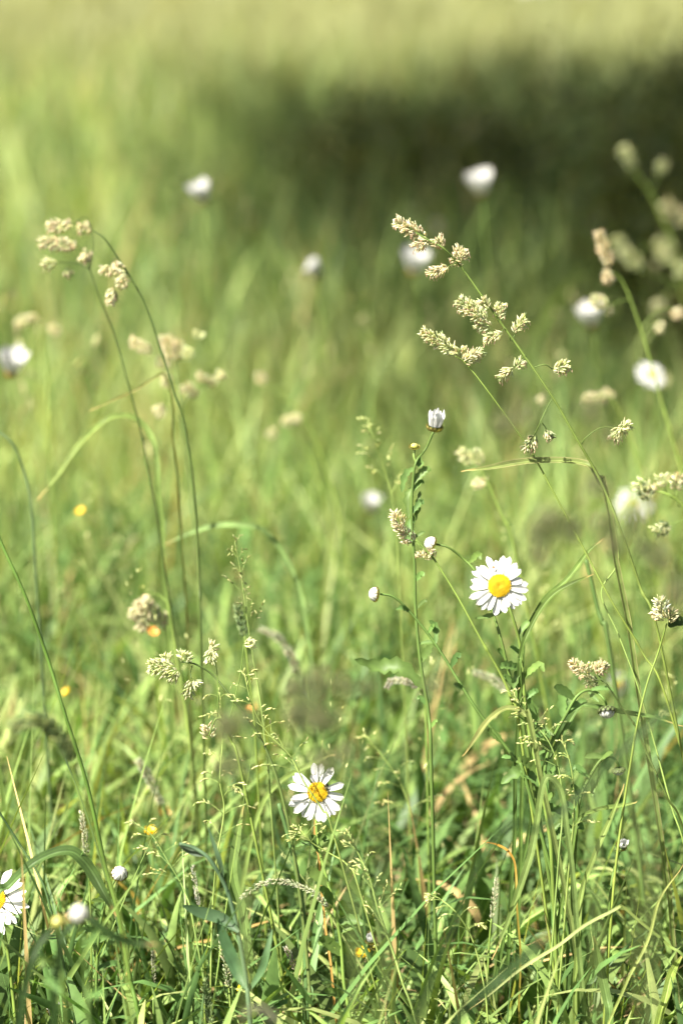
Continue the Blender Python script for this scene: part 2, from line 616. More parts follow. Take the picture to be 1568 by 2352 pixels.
bush((.85, 5.5, 0), .55, .50, 'dark low bush in the deepest shade at the frame edge', 1)
bush((.78, 4.6, 0), .40, .40, 'small dark bush nearest the sunny grass at the shade edge', 4)
bush((1.15, 7.2, 0), .75, .62, 'taller dark bush behind the deepest shaded one', 2)
bush((.25, 7.0, 0), .60, .46, 'olive dark bush in the middle of the shade', 3)


# ------------------------------------------------------------------ daisies
def frame_of(n):
    n = n.normalized()
    x = RGT - n * RGT.dot(n)
    x.normalize()
    y = n.cross(x).normalized()
    return n, x, y


def petals_mesh(c, n, rdisc, spec, r, lift=0.0, wid=0.0052, hi=True):
    """spec: (angle, length from the centre[, depth order]) in the plane of the flower"""
    b = MB()
    n, x, y = frame_of(n)
    na, nc = (8, 5) if hi else (5, 3)
    for i, sp in enumerate(spec):
        a, L = sp[0], sp[1]
        back = sp[2] if len(sp) > 2 else 0
        w_ = wid * (sp[3] if len(sp) > 3 else r.uniform(0.9, 1.08))
        d = x * math.cos(a) + y * math.sin(a)
        sd = n.cross(d)
        r0 = rdisc * 0.8
        tilt = r.uniform(-0.16, 0.10) + lift
        zoff = (i % 3) * 0.0005 - back * 0.002
        cup = r.uniform(-0.25, 0.30)
        sway = r.uniform(-0.06, 0.06)
        notch = r.uniform(0.02, 0.08)
        age = r.random() ** 3
        vs, cs, fs = [], [], []
        for j in range(na):
            t = j / (na - 1)
            rr = r0 + (L - r0) * t
            wp = (0.50 + 0.50 * math.sin(min(1, t * 1.5) * math.pi / 2)) * (1 if t < 0.72 else math.sqrt(max(0.0, 1 - ((t - 0.72) / 0.30) ** 2)))
            hw = w_ * 0.5 * max(wp, 0.22)
            for k in range(nc):
                s = (k / (nc - 1)) * 2 - 1
                groove = (0.0003 * math.cos(s * math.pi * 2)) if nc == 5 else 0
                rn = rr - (notch * (L - r0) * (1 - abs(s)) * 0 if t < 1 else (0.04 * (L - r0) * (s * s)))
                p = c + d * rn + sd * (s * hw + sway * (L - r0) * t * t) + n * (zoff + tilt * (L - r0) * t - 0.05 * (L - r0) * t * t + cup * hw * s * s + groove)
                vs.append(p)
                cs.append(lerp(lerp((0.56, 0.58, 0.46), WHITE, min(1, t * 3)), (.50, .42, .30), age * max(0, t - .75) * 2.2))
        for j in range(na - 1):
            for k in range(nc - 1):
                q = j * nc + k
                fs.append((q, q + 1, q + nc + 1, q + nc))
        b.add(vs, fs, cs)
    return b


def disc_mesh(c, n, rd, count, r):
    b = MB()
    n, x, y = frame_of(n)

    def dome(q):
        return rd * (0.36 * (1 - q * q) - 0.14 * math.exp(-(q / 0.22) ** 2)) + 0.0008
    b.lathe(c, n, [(rd * q, dome(q)) for q in (0.001, .15, .3, .45, .6, .75, .9, 1.0)] + [(rd * 0.95, -0.002)], 24, lambda u, k: (0.42, 0.23, 0.01))
    for i in range(count):
        q = math.sqrt((i + 0.5) / count)
        a = i * 2.399963
        p = c + (x * math.cos(a) + y * math.sin(a)) * rd * q + n * dome(q)
        out = ((x * math.cos(a) + y * math.sin(a)) * q * 0.7 + n).normalized()
        s = rd * (0.055 + 0.04 * q)
        col = jit(lerp((0.86, 0.66, 0.04), (0.92, 0.62, 0.015), q), 0.15, r)
        ex = out.orthogonal().normalized()
        ey = out.cross(ex)
        vs = [p + (ex * math.cos(k * math.pi / 2.5) + ey * math.sin(k * math.pi / 2.5)) * s * .55 for k in range(5)]
        vs += [p + out * s * 0.9 + (ex * math.cos(k * math.pi / 2.5) + ey * math.sin(k * math.pi / 2.5)) * s * .5 for k in range(5)]
        vs.append(p + out * s * 1.2)
        fs = [(k, (k + 1) % 5, 5 + (k + 1) % 5, 5 + k) for k in range(5)] + [(5 + k, 5 + (k + 1) % 5, 10) for k in range(5)]
        b.add(vs, fs, [lerp(col, (0.45, 0.25, 0.01), .5)] * 5 + [col] * 6)
    return b


def bracts_mesh(c, n, rad, depth, rows=3, per=12, pale=False):
    """the green cup of dark-edged scales under a daisy head or round a bud; it opens towards n"""
    b = MB()
    n, x, y = frame_of(n)
    prof = [(rad * math.sin(u * math.pi / 2) + 0.0006, -depth * math.cos(u * math.pi / 2)) for u in (0, .2, .4, .6, .8, 1.0)]
    b.lathe(c, n, prof, 16, lambda u, k: (0.09, 0.13, 0.04))
    for j in range(rows):
        u0, u1 = j / rows * 0.85, min(1.05, j / rows * 0.85 + 0.55)
        for k in range(per):
            a = 2 * math.pi * (k + 0.5 * (j % 2)) / per
            d = x * math.cos(a) + y * math.sin(a)
            sd = n.cross(d)
            vs, cs, fs = [], [], []
            for q in range(4):
                t = q / 3
                u = (u0 + (u1 - u0) * t) * math.pi / 2
                pr = rad * math.sin(u) * 1.04 + 0.0008
                pz = -depth * math.cos(u)
                hw = rad * 3.14 / per * math.sin(u * 0.8 + 0.35) * (1.15 if t < .8 else 0.45)
                off = 0.0002 + 0.00035 * (rows - j)
                o_ = d * (pr + off) + n * pz
                vs += [c + o_ - sd * hw, c + o_ + d * 0.0003, c + o_ + sd * hw]
                e = (0.20, 0.13, 0.04) if pale else (0.035, 0.028, 0.015)
                cs += [e, ((0.40, 0.40, 0.12) if pale else (0.16, 0.22, 0.08)) if t < .9 else e, e]
            for q in range(3):
                z = q * 3
                fs += [(z, z + 1, z + 4, z + 3), (z + 1, z + 2, z + 5, z + 4)]
            b.add(vs, fs, cs)
    return b


def bud_petals_mesh(c, n, rad, top, r, count=14, closed=1.0):
    """folded white rays over the top of a bud"""
    b = MB()
    n, x, y = frame_of(n)
    for k in range(count):
        a = 2 * math.pi * k / count + r.uniform(-.1, .1)
        ly = 1 + 0.05 * (k % 2)
        swirl = 0.5
        vs, cs, fs = [], [], []
        for q in range(5):
            t = q / 4
            u = t * math.pi / 2 * closed
            aa = a + swirl * t
            d = x * math.cos(aa) + y * math.sin(aa)
            sd = n.cross(d)
            pr = rad * math.cos(u) * ly
            hw = rad * 3.3 / count * (1 - 0.5 * t)
            o_ = d * (pr + 0.0002) + n * (top * math.sin(u) * ly)
            vs += [c + o_ - sd * hw - d * .0004, c + o_ + d * .0003, c + o_ + sd * hw - d * .0004]
            cs += [(0.72, 0.71, 0.62), WHITE, (0.72, 0.71, 0.62)]
        for q in range(4):
            z = q * 3
            fs += [(z, z + 1, z + 4, z + 3), (z + 1, z + 2, z + 5, z + 4)]
        b.add(vs, fs, cs)
    return b


def leaf_part(root, pts, d=FOCUS, wid=0.006, col=G_LEAF, face=None, jag=0.25, name='leaf', fold=0.3, twist=0.0, edge=None, per=4, col2=None):
    q = pts if isinstance(pts[0], Vector) else line(pts, d, ground=False, per=per)
    f = face or (TOCAM + Vector((-.35, 0, .5))).normalized()
    b = MB()
    b.blade(q, lambda u: wid * max(0.06, math.sin(math.pi * min(0.98, 0.06 + 0.92 * u)) ** 0.75), f, col, col2, fold, twist, edge, jag)
    return b.build(name, M_LEAF, root)


def stem_leaves(root, sp, n, r, u0=.18, u1=.75, size=.022):
    for k in range(n):
        u = u0 + (u1 - u0) * (k + r.random() * .7) / n
        i = min(len(sp) - 2, int(u * (len(sp) - 1)))
        a = r.choice((-1, 1)) * r.uniform(.3, 1.0)
        d = (RGT * a + FWD * r.uniform(-.7, .5) + Vector((0, 0, r.uniform(.2, 1.1)))).normalized()
        L = size * r.uniform(.6, 1.25)
        p = sp[i]
        q = smooth_path([p, p + d * L * .4, p + d * L * .8 - Vector((0, 0, L * .1)), p + d * L - Vector((0, 0, L * r.uniform(.15, .45)))], 4)
        leaf_part(root, q, wid=L * r.uniform(.24, .38), col=jit(G_LEAF, .25, r), face=(TOCAM + Vector((r.uniform(-.8, .3), 0, r.uniform(.2, 1.2)))).normalized(), jag=r.uniform(.03, .2))


def daisy(label, center, d, n, rdisc, spec, stem, leaves=(), group='oxeye daisies in the meadow', hi=True, lift=0.0, wid=0.0052, seed=1, stem_r=0.0012, nl=0):
    r = random.Random(seed)
    n = n.normalized()
    c = P(center[0], center[1], d)
    sp = line(stem, d, ground=True, first=c - n * 0.009, per=6 if hi else 4)
    t = thing('oxeye_daisy', label, 'daisy', base_of(sp), group)
    b = MB()
    b.tube(sp, lambda u: stem_r * (0.9 + 0.5 * u), jit(G_STEM, .1, r), 7 if hi else 5)
    b.build('stem', M_STEM, t)
    if callable(spec):
        spec = spec(r)
    petals_mesh(c, n, rdisc, spec, r, lift, wid, hi).build('petals', M_PETAL, t)
    disc_mesh(c, n, rdisc, 250 if hi else 90, r).build('disc', M_DISC, t)
    bracts_mesh(c - n * 0.0018, n, rdisc * (1.02 if hi else .8), 0.0075 if hi else .004, 3, 14 if hi else 8, pale=not hi).build('bracts', M_LEAF, t)
    for lf in leaves:
        leaf_part(t, lf[0], d, lf[1] if len(lf) > 1 else 0.006, jit(G_LEAF, .15, r))
    stem_leaves(t, sp, nl, r)
    return t


def ring_spec(count, L, var=0.08, gap=0.0):
    def f(r):
        return [(2 * math.pi * k / count + r.uniform(-.06, .06), L * (1 + r.uniform(-var, var)), k % 2) for k in range(count) if r.random() >= gap]
    return f


def tips_spec(cx, cy, scale, tips):
    out = []
    for t in tips:
        dx, dy = (t[0] - cx), -(t[1] - cy)
        out.append((math.atan2(dy, dx), math.hypot(dx, dy) * scale, t[2] if len(t) > 2 else 0, *(t[3:4])))
    return out


FN = (TOCAM + Vector((-0.02, 0, 0.06))).normalized()
sA = 1568 / 2000 / 6.272 * PX()
specA = tips_spec(712, 855, sA, [(500, 310), (645, 385), (770, 300), (905, 320), (1050, 445), (1110, 555), (1140, 740), (1245, 830, 1), (1245, 960), (1215, 1115),
                                 (1120, 1200, 1), (1060, 1230), (985, 1290, 1), (885, 1255), (800, 1365, 1), (650, 1410), (500, 1310), (400, 1310, 2), (285, 1205), (160, 1100),
                                 (170, 880), (185, 765), (215, 575, 1), (275, 515, 1), (380, 470)])
daisy('open white daisy with a full ring of petals, beside two crossing grass blades', (1146, 1345), FOCUS, FN, 26 * PX(), specA,
      [(1172, 1405), (1195, 1490), (1203, 1590), (1216, 1690), (1238, 1790), (1258, 1900), (1268, 2010)],
      leaves=[([(1196, 1520), (1185, 1555), (1170, 1600)], 0.005), ([(1236, 1785), (1190, 1770), (1150, 1800)], 0.010), ([(1210, 1600), (1228, 1640), (1222, 1680)], 0.006),
              ([(1172, 1392, .01), (1130, 1412, .01), (1090, 1420, .01)], .004), ([(1250, 1850), (1300, 1870), (1340, 1905)], .010)], seed=21, wid=.0051, nl=13)
sB = 1568 / 2000 / 7.127 * PX()
specB = tips_spec(785, 720, sB, [(685, 115), (850, 130), (690, 330), (930, 340, 2), (1110, 210), (1340, 560), (1335, 850), (1195, 910, 2), (1250, 1105), (1130, 1210),
                                 (1030, 1250, 1), (930, 1350), (790, 1345), (565, 1310), (470, 1245, 1), (290, 1165), (180, 1000, 1), (225, 890), (160, 600), (250, 410, 1), (310, 335)])
daisyB = daisy('open white daisy with gaps between its petals and a dark insect on its disc', (729, 1819), FOCUS, (TOCAM + Vector((-.05, 0, .1))).normalized(), 23 * PX(), specB,
      [(726, 1880), (735, 1960), (762, 2060), (782, 2160), (790, 2260), (805, 2352)],
      leaves=[([(738, 1920), (748, 1925), (757, 1912)], .006), ([(733, 1945), (700, 1935), (678, 1945)], .004), ([(776, 2120), (810, 2110), (835, 2125)], .008)], seed=22, wid=.0057, nl=8)
daisy('white daisy cut by the frame edge behind a broad arching blade', (-9, 2068), FOCUS + 0.02, (TOCAM * .8 + Vector((-.45, .0, .40))).normalized(), 27 * PX(), ring_spec(24, 0.0262),
      [(8, 2120), (20, 2200), (32, 2300), (40, 2400)], seed=23)

far_daisies = [
    # view x, y, depth, petal length, tilt of the face (x, z), label
    (468, 458, 2.95, .020, (-.35, 3), 'blurred white daisy head alone over pale green grass'),
    (1105, 443, 3.15, .026, (-.2, 3), 'highest large blurred white daisy, against the dark shaded grass'),
    (950, 622, 3.1, .026, (.1, 3), 'large blurred white daisy behind the tip of the tall seed head'),
    (731, 627, 3.0, .015, (-.8, 2.5), 'small faint blurred white daisy halfway across the meadow'),
    (1360, 745, 2.8, .022, (-.3, 3), 'blurred white daisy under the tan seed clusters at the shade edge'),
    (1495, 860, 2.75, .021, (.4, .9), 'blurred white daisy crossed by a thin grass stem'),
    (26, 855, 2.55, .022, (.2, 3), 'blurred white daisy at the frame edge beside the drooping seed heads'),
    (1452, 1158, 3.0, .027, (-.2, .45), 'soft pale daisy partly behind a fluffy green seed cluster'),
    (853, 1172, 2.9, .017, (0, 2.6), 'side-on blurred daisy with its yellow disc turned upward'),
    (1420, 1572, 2.6, .017, (.9, .25), 'blurred daisy turned sideways behind the tan seed head'),
    (1003, 522, 5.2, .018, (.9, .1), 'dim bluish blurred daisy in the shade behind the tall seed head'),
]
for i, (vx, vy, d, L, (tx, tz), lab) in enumerate(far_daisies):
    n = (TOCAM + Vector((tx, 0, tz))).normalized() if tz < 2 else (Vector((tx, -0.25, 1))).normalized()
    k = FOCUS / d
    daisy(lab, (vx, vy), d, n, L * .27, ring_spec(22, L * (.74 if tz > 2 else .88)), [(vx + 4, vy + 60 * k), (vx + 9, vy + 180 * k), (vx + 16, vy + 380 * k)], hi=False, seed=40 + i, lift=2.1 if tz > 2 else 0, wid=.0085 if tz > 2 else .0052, stem_r=.0007)


# ------------------------------------------------------------------ daisy buds
def bud_part(root, c, axis, rad, r, name='flower_bud', opened=False, small=False):
    """a bud: the cup of scales is the part, its folded white rays a sub-part"""
    axis = axis.normalized()
    nod = axis.z < -.2
    cup = bracts_mesh(c, axis, rad * (1 if nod else .93), rad * (0.8 if opened or nod else 0.62), 3, 12, pale=not nod).build(name, M_LEAF, root)
    if opened:
        n, x, y = frame_of(axis)
        b = MB()
        for k in range(13):
            a = 2 * math.pi * k / 13 + r.uniform(-.1, .1)
            d = x * math.cos(a) + y * math.sin(a)
            L = rad * r.uniform(1.5, 2.5)
            out = r.uniform(-0.15, 0.25)
            q = [c + d * rad * .8, c + d * rad * (1.0) + n * L * .4, c + d * rad * (1.0 + out) + n * L * .75, c + d * rad * (.85 + out * 1.5) + n * L]
            b.blade(smooth_path(q, 3), lambda u: rad * 0.75 * max(.12, math.sin(math.pi * min(.97, .25 + .7 * u))), d, WHITE, None, .15)
        b.build('petals', M_PETAL, cup)
    elif not small:
        bud_petals_mesh(c - axis * rad * (0 if nod else .12), axis, rad * (.93 if nod else 1.04), rad * (.8 if nod else 1.05), r).build('petals', M_PETAL, cup)
    else:
        b = MB()
        b.lathe(c, axis, [(rad * .97 * math.cos(u), rad * .6 * math.sin(u)) for u in (0, .4, .8, 1.2, 1.5)], 12, lambda u, k: lerp((0.45, 0.45, .06), (.6, .55, .2), u))
        b.build('petals', M_YPETAL, cup)
    return cup


def stem_part(root, pts, r0, r1, col, name='stem', sides=6):
    b = MB()
    b.tube(pts, lambda u: r0 + (r1 - r0) * u, col, sides)
    return b.build(name, M_STEM, root)


def bud_plant(label, stem, d, heads, leaves=(), branches=(), seed=5, r=(.0008, .0016), nl=5):
    """heads: (x, y, axis, radius in view px, kind); branches: view paths of side stalks"""
    rr = random.Random(seed)
    sp = line(stem, d)
    t = thing('daisy_bud_plant', label, 'flower bud', base_of(sp), 'oxeye daisies still in bud')
    b = MB()
    b.tube(sp, lambda u: r[0] + (r[1] - r[0]) * u, jit((0.085, 0.14, 0.03), .1, rr), 7)
    for br in branches:
        b.tube(line(br, d, ground=False), lambda u: .0010, jit((0.14, 0.21, 0.05), .1, rr), 6)
    b.build('stem', M_STEM, t)
    for (x, y, ax, rad, kind) in heads:
        bud_part(t, P(x, y, d), Vector((ax[0], 0, ax[1])) + TOCAM * ax[2], rad * PX(d), rr, opened=kind == 'open', small=kind == 'small')
    for lf in leaves:
        leaf_part(t, lf[0], d, lf[1], jit(G_LEAF, .2, rr))
    stem_leaves(t, sp, nl, rr, .25, .8, .018)
    return t


bud_plant('tall leafy stem topped by a half-open white bud and a small yellow bud', [(995, 992), (978, 1030), (955, 1062), (948, 1110), (945, 1180), (952, 1300), (954, 1400), (965, 1520), (984, 1640), (990, 1760)], FOCUS + 0.05,
          [(998, 978, (.15, 1, .1), 16, 'open'), (951, 1024, (0, 1, .3), 9, 'small')],
          [([(950, 1075), (930, 1090), (922, 1130)], .006), ([(947, 1120), (935, 1140), (938, 1190)], .006), ([(950, 1200), (960, 1160), (964, 1128)], .005), ([(944, 1190), (938, 1230), (950, 1240)], .008),
           ([(955, 1060), (965, 1068), (962, 1045)], .005), ([(975, 1580), (920, 1530), (870, 1530), (815, 1515)], .012)],
          [[(951, 1032), (950, 1048), (955, 1062)]], 51, nl=10)
bud_plant('round white bud on a long curving stem, well clear of the open daisies', [(872, 1364), (905, 1372), (945, 1410), (1000, 1480), (1050, 1560), (1100, 1638), (1180, 1742), (1215, 1820)], FOCUS,
          [(860, 1365, (-1, .1, .25), 14, 'bud')],
          [([(940, 1405), (925, 1395), (908, 1400)], .004), ([(1000, 1478), (1000, 1440), (985, 1425)], .005)], (), 52)
bud_plant('round white bud touching a pale seed cluster above the open daisy', [(998, 1249), (1030, 1258), (1065, 1285), (1092, 1315), (1125, 1390), (1150, 1470), (1172, 1560), (1200, 1660)], FOCUS + 0.02,
          [(988, 1248, (-.8, .45, .3), 14, 'bud')], (), (), 53)
bud_plant('nodding green bud hanging from a hooked stem under the tan seed head', [(1392, 1622), (1386, 1606), (1368, 1590), (1345, 1586), (1322, 1602), (1300, 1640), (1268, 1700), (1250, 1780), (1262, 1900)], FOCUS,
          [(1393, 1636, (.05, -1, .55), 17, 'bud')],
          [([(1350, 1588), (1362, 1600), (1374, 1612)], .004), ([(1293, 1648), (1290, 1610), (1303, 1585)], .008), ([(1270, 1690), (1240, 1668), (1220, 1680)], .006)], (), 54)
bud_plant('small dark bud nodding on a short hooked stem among tangled blades', [(1420, 1762), (1412, 1745), (1395, 1738), (1375, 1750), (1348, 1795), (1330, 1840), (1322, 1920)], FOCUS,
          [(1420, 1772, (.2, -1, .1), 11, 'bud')], [([(1372, 1755), (1365, 1790), (1358, 1830)], .006)], (), 55)
bud_plant('rounded white bud with brown scales against a straight green stem', [(268, 2016), (250, 2050), (235, 2100), (225, 2180), (222, 2300)], FOCUS + 0.01,
          [(275, 2006, (.25, .7, .75), 16, 'bud')], [([(228, 2150), (200, 2130), (180, 2140)], .005)], (), 56)
bud_plant('lowest round bud, white-topped, among dark leaves near the bottom edge', [(132, 2325), (160, 2345), (185, 2400)], FOCUS,
          [(126, 2316, (-.2, .5, .8), 16, 'bud')], [([(150, 2340), (180, 2300), (150, 2280)], .010)], (), 57)
bud_plant('out-of-focus white bud in front of dark leaves beside a yellow one', [(184, 2115), (190, 2160), (200, 2260), (205, 2400)], FOCUS - 0.392,
          [(182, 2098, (0, 1, .6), 19, 'bud')], (), (), 58)
bud_plant('blurred small yellow bud close to the round white one', [(134, 2128), (140, 2200), (150, 2340)], FOCUS - 0.35,
          [(132, 2116, (0, .8, .6), 13, 'small')], (), (), 59)
bud_plant('tiny half-open white flower on a blade-like stem', [(1425, 1950), (1412, 1985), (1400, 2060), (1395, 2200)], FOCUS,
          [(1427, 1942, (.3, .6, .6), 9, 'open')], (), (), 60)
bud_plant('pale bud on a low stem beside a yellow petal near the lower edge', [(862, 2175), (866, 2240), (870, 2330)], FOCUS + 0.05,
          [(850, 2160, (0, 1, .3), 8, 'open'), (862, 2172, (0, 1, .5), 9, 'small')], (), (), 61)


# ------------------------------------------------------------------ cocksfoot: dense one-sided clusters of spikelets
def cluster_mesh(a, b_, wid, r, cols, L=0.0058, dens=1.0, anthers=0.0, fine=True):
    """spikelets packed along the axis a -> b_ (tip)"""
    m = MB()
    ax = b_ - a
    ln = ax.length
    ax.normalize()
    x = ax.orthogonal().normalized()
    y = ax.cross(x)
    cnt = max(10, int(dens * 5200 * ln * (0.4 + wid * 45)))
    for i in range(cnt):
        t = r.random() ** 0.9
        ang = r.uniform(0, 2 * math.pi)
        prof = math.sin(math.pi * (0.12 + 0.80 * t)) ** 0.7
        rd = x * math.cos(ang) + y * math.sin(ang)
        rad = wid * 0.5 * prof * math.sqrt(r.random()) * 0.75
        p = a + ax * (ln * t * 0.92) + rd * rad
        d = (ax * r.uniform(0.5, 1.0) + rd * r.uniform(0.4, 1.1) + Vector((0, 0, r.uniform(-.3, .15)))).normalized()
        c = jit(cols[r.randrange(len(cols))], .18, r)
        l_ = L * r.uniform(0.7, 1.15)
        m.spikelet(p, d, l_, L * r.uniform(0.24, 0.36), lerp(c, (0.34, 0.42, 0.16), .4), c)
        if anthers and r.random() < anthers:
            q = p + d * l_ * .8
            e = q + Vector((r.uniform(-.3, .3), r.uniform(-.3, .3), -1)).normalized() * 0.0022
            m.spikelet(q, e - q, 0.0026, 0.0011, (0.62, 0.42, 0.30), (0.72, 0.58, 0.42))
    return m


def cocksfoot(label, stem, d, clusters, cols=None, branches=(), leaves=(), seed=1, rs=(.0006, .0012), anth=0.0, group='cocksfoot grass stalks in seed', dens=1.3, stemcol=None, L=.0050):
    """clusters: (x0, y0, x1, y1, width px) from foot to tip in the view; a thin stalk joins each foot to the stem if named in branches"""
    r = random.Random(seed)
    cols = cols or [C_SEED, C_SEED, C_CREAM]
    sp = line(stem, d)
    t = thing('cocksfoot_stalk', label, 'grass stalk', base_of(sp), group)
    b = MB()
    sc = jit(stemcol or G_STEM, .1, r)
    nd = [r.uniform(.35, .5), r.uniform(.62, .8)]
    sp = smooth_path(sp, 3)
    b.tube(sp, lambda u: (rs[0] + (rs[1] - rs[0]) * min(1, u * 1.6)) * (1 + .55 * sum(math.exp(-((u - q) / .006) ** 2) for q in nd)), sc, 6, tuple(k * f for k, f in zip(sc, (1.5, 1.3, 1.2))))
    for br in branches:
        b.tube(line(br, d, ground=False, per=4), lambda u: .0004, sc, 5)
    b.build('stem', M_STEM, t)
    for q in clusters:
        x0, y0, x1, y1, wd = q[:5]
        dd = r.uniform(-.008, .008)
        cc = q[5] if len(q) > 5 else cols
        cluster_mesh(P(x0, y0, d + dd), P(x1, y1, d + dd), wd * PX(d), r, cc, L, dens, anth).build('spikelet_cluster', M_SEED, t)
    for lf in leaves:
        leaf_part(t, lf[0], d, lf[1], jit(lf[2] if len(lf) > 2 else G_LEAF, .1, r), jag=0)
    return t


FL = [C_CREAM, C_SEED, C_PINK, C_CREAM]
GR = [C_SEED, (0.62, 0.70, 0.34), C_CREAM, (0.72, 0.74, 0.44)]
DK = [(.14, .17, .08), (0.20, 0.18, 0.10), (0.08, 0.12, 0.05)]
cocksfoot('tall sharp cocksfoot with many spread seed clusters, leaning over the dark meadow',
          [(930, 520), (985, 552), (1020, 572), (1062, 618), (1105, 678), (1150, 742), (1200, 812), (1268, 912), (1325, 1010), (1378, 1105), (1425, 1220), (1470, 1350), (1520, 1500)], FOCUS,
          [(980, 545, 905, 505, 34, FL), (985, 552, 952, 570, 24, FL), (1015, 572, 1000, 545, 30, FL), (1050, 600, 1060, 570, 42, FL), (1066, 605, 1040, 590, 34, FL), (1030, 610, 985, 632, 26, FL),
           (1115, 735, 1050, 688, 44, GR), (1120, 712, 1105, 690, 34, GR), (1128, 750, 1095, 742, 26, GR), (1140, 738, 1150, 697, 26, GR), (1180, 765, 1206, 728, 26, GR), (1157, 765, 1112, 780, 22, GR),
           (1178, 845, 1148, 868, 22, GR), (1182, 848, 1198, 828, 20, GR), (1268, 850, 1308, 838, 26, GR), (1228, 1000, 1206, 1036, 24, GR + DK), (1252, 985, 1262, 1005, 18, GR + DK), (1432, 975, 1408, 1008, 30, GR), (1420, 985, 1445, 975, 20, GR)],
          branches=[[(1030, 612), (1048, 602), (1052, 595)], [(1185, 765), (1172, 782), (1170, 772)], [(1130, 765), (1150, 762), (1158, 752)], [(1180, 842), (1198, 822), (1208, 815)], [(1268, 848), (1250, 838), (1222, 845)],
                    [(1226, 1000), (1240, 970), (1256, 935), (1270, 912)], [(1254, 985), (1245, 972), (1240, 965)], [(1420, 985), (1380, 982), (1345, 1005), (1335, 1020)]],
          anth=0.35, seed=71, rs=(.0006, .0011), stemcol=(.09, .14, .03))
cocksfoot('thin cocksfoot stalk with one long cluster, crossing under the taller one', [(1045, 818), (1072, 838), (1130, 912), (1215, 1032), (1270, 1130), (1330, 1242), (1400, 1375), (1475, 1500), (1540, 1640)], FOCUS + 0.01,
          [(1050, 812, 966, 756, 34, GR), (1064, 832, 1095, 808, 34, FL), (1062, 826, 1058, 800, 30, GR), (1080, 820, 1106, 804, 20, GR)], anth=.15, seed=72, rs=(.0005, .0009))
cocksfoot('narrow tan seed head standing just behind the sharp cocksfoot, at the shade edge', [(1392, 620), (1430, 650), (1478, 780), (1525, 945), (1558, 1060), (1590, 1200)], FOCUS + 0.448,
          [(1400, 612, 1372, 528, 32, [C_CREAM, C_PINK]), (1408, 632, 1385, 640, 40, [C_CREAM, C_PINK]), (1398, 700, 1355, 688, 34, [C_CREAM, C_SEED]), (1390, 705, 1402, 718, 24, [C_CREAM, C_SEED]), (1516, 735, 1512, 762, 26, [C_CREAM]),
           (1545, 705, 1560, 730, 34, [C_CREAM, C_PINK])], branches=[[(1400, 700), (1430, 690), (1445, 690)], [(1516, 735), (1500, 745), (1475, 770)], [(1545, 705), (1500, 720), (1470, 755)]], seed=73)
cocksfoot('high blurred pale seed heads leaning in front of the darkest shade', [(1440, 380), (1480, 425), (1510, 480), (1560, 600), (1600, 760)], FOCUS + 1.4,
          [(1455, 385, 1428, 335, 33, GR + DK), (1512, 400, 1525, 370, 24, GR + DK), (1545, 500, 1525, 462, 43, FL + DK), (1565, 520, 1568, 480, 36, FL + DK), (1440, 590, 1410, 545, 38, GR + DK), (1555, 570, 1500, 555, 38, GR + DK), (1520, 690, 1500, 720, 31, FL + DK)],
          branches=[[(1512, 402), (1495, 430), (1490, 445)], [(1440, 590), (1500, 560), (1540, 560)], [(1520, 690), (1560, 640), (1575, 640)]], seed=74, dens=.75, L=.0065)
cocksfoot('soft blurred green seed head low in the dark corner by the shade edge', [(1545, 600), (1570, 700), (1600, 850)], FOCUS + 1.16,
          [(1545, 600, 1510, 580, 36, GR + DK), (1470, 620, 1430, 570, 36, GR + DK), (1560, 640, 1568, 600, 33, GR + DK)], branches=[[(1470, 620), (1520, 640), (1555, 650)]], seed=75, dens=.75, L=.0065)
cocksfoot('straight dark stalk with a loose drooping top of tan clusters over the open meadow', [(205, 612), (232, 690), (262, 765), (298, 895), (322, 985), (350, 1130), (373, 1272), (400, 1450), (425, 1600), (440, 1720)], FOCUS + 0.238,
          [(168, 515, 110, 522, 28, FL), (212, 522, 182, 526, 28, FL), (178, 565, 88, 556, 34, FL + [C_DUSK]), (205, 572, 190, 600, 30, FL), (132, 602, 102, 610, 28, GR), (148, 618, 160, 628, 20, GR + DK)],
          branches=[[(168, 515), (200, 500), (215, 560), (208, 615)], [(178, 565), (200, 580), (206, 612)], [(132, 602), (180, 606), (206, 618)]], stemcol=G_DARK, seed=76, rs=(.0006, .0012), anth=.2)
cocksfoot('bowed dark stalk with small hanging clusters beside the straight one', [(215, 530), (240, 548), (270, 590), (330, 690), (365, 790), (400, 900), (425, 980), (445, 1120), (457, 1310), (462, 1500)], FOCUS + 0.17,
          [(252, 610, 240, 628, 30, FL), (268, 598, 272, 628, 28, FL), (296, 635, 272, 655, 32, FL), (262, 660, 254, 700, 26, FL)], branches=[[(252, 610), (262, 596), (270, 592)], [(296, 635), (290, 625), (286, 618)], [(262, 660), (285, 640), (290, 625)]],
          stemcol=G_DARK, seed=77, rs=(.0006, .0012))
cocksfoot('crowded blurred tan seed head where the bowed stalk passes', [(395, 790), (410, 880), (420, 990), (440, 1150), (460, 1400)], FOCUS + 0.462,
          [(350, 810, 300, 780, 26, FL), (395, 830, 380, 770, 40, FL), (405, 830, 410, 780, 36, FL), (385, 850, 370, 820, 34, FL), (425, 830, 435, 800, 26, GR), (395, 880, 375, 870, 30, FL), (438, 900, 425, 885, 32, FL), (450, 915, 440, 890, 26, FL),
           (380, 935, 360, 950, 34, FL), (458, 880, 465, 860, 24, FL), (500, 872, 480, 880, 24, FL), (495, 870, 512, 858, 24, FL), (455, 780, 458, 765, 26, GR)],
          branches=[[(350, 810), (390, 860), (405, 880)], [(500, 872), (450, 900), (412, 930)], [(380, 935), (400, 950), (418, 980)], [(438, 900), (420, 920), (415, 940)]], seed=78, stemcol=(.09, .13, .04))
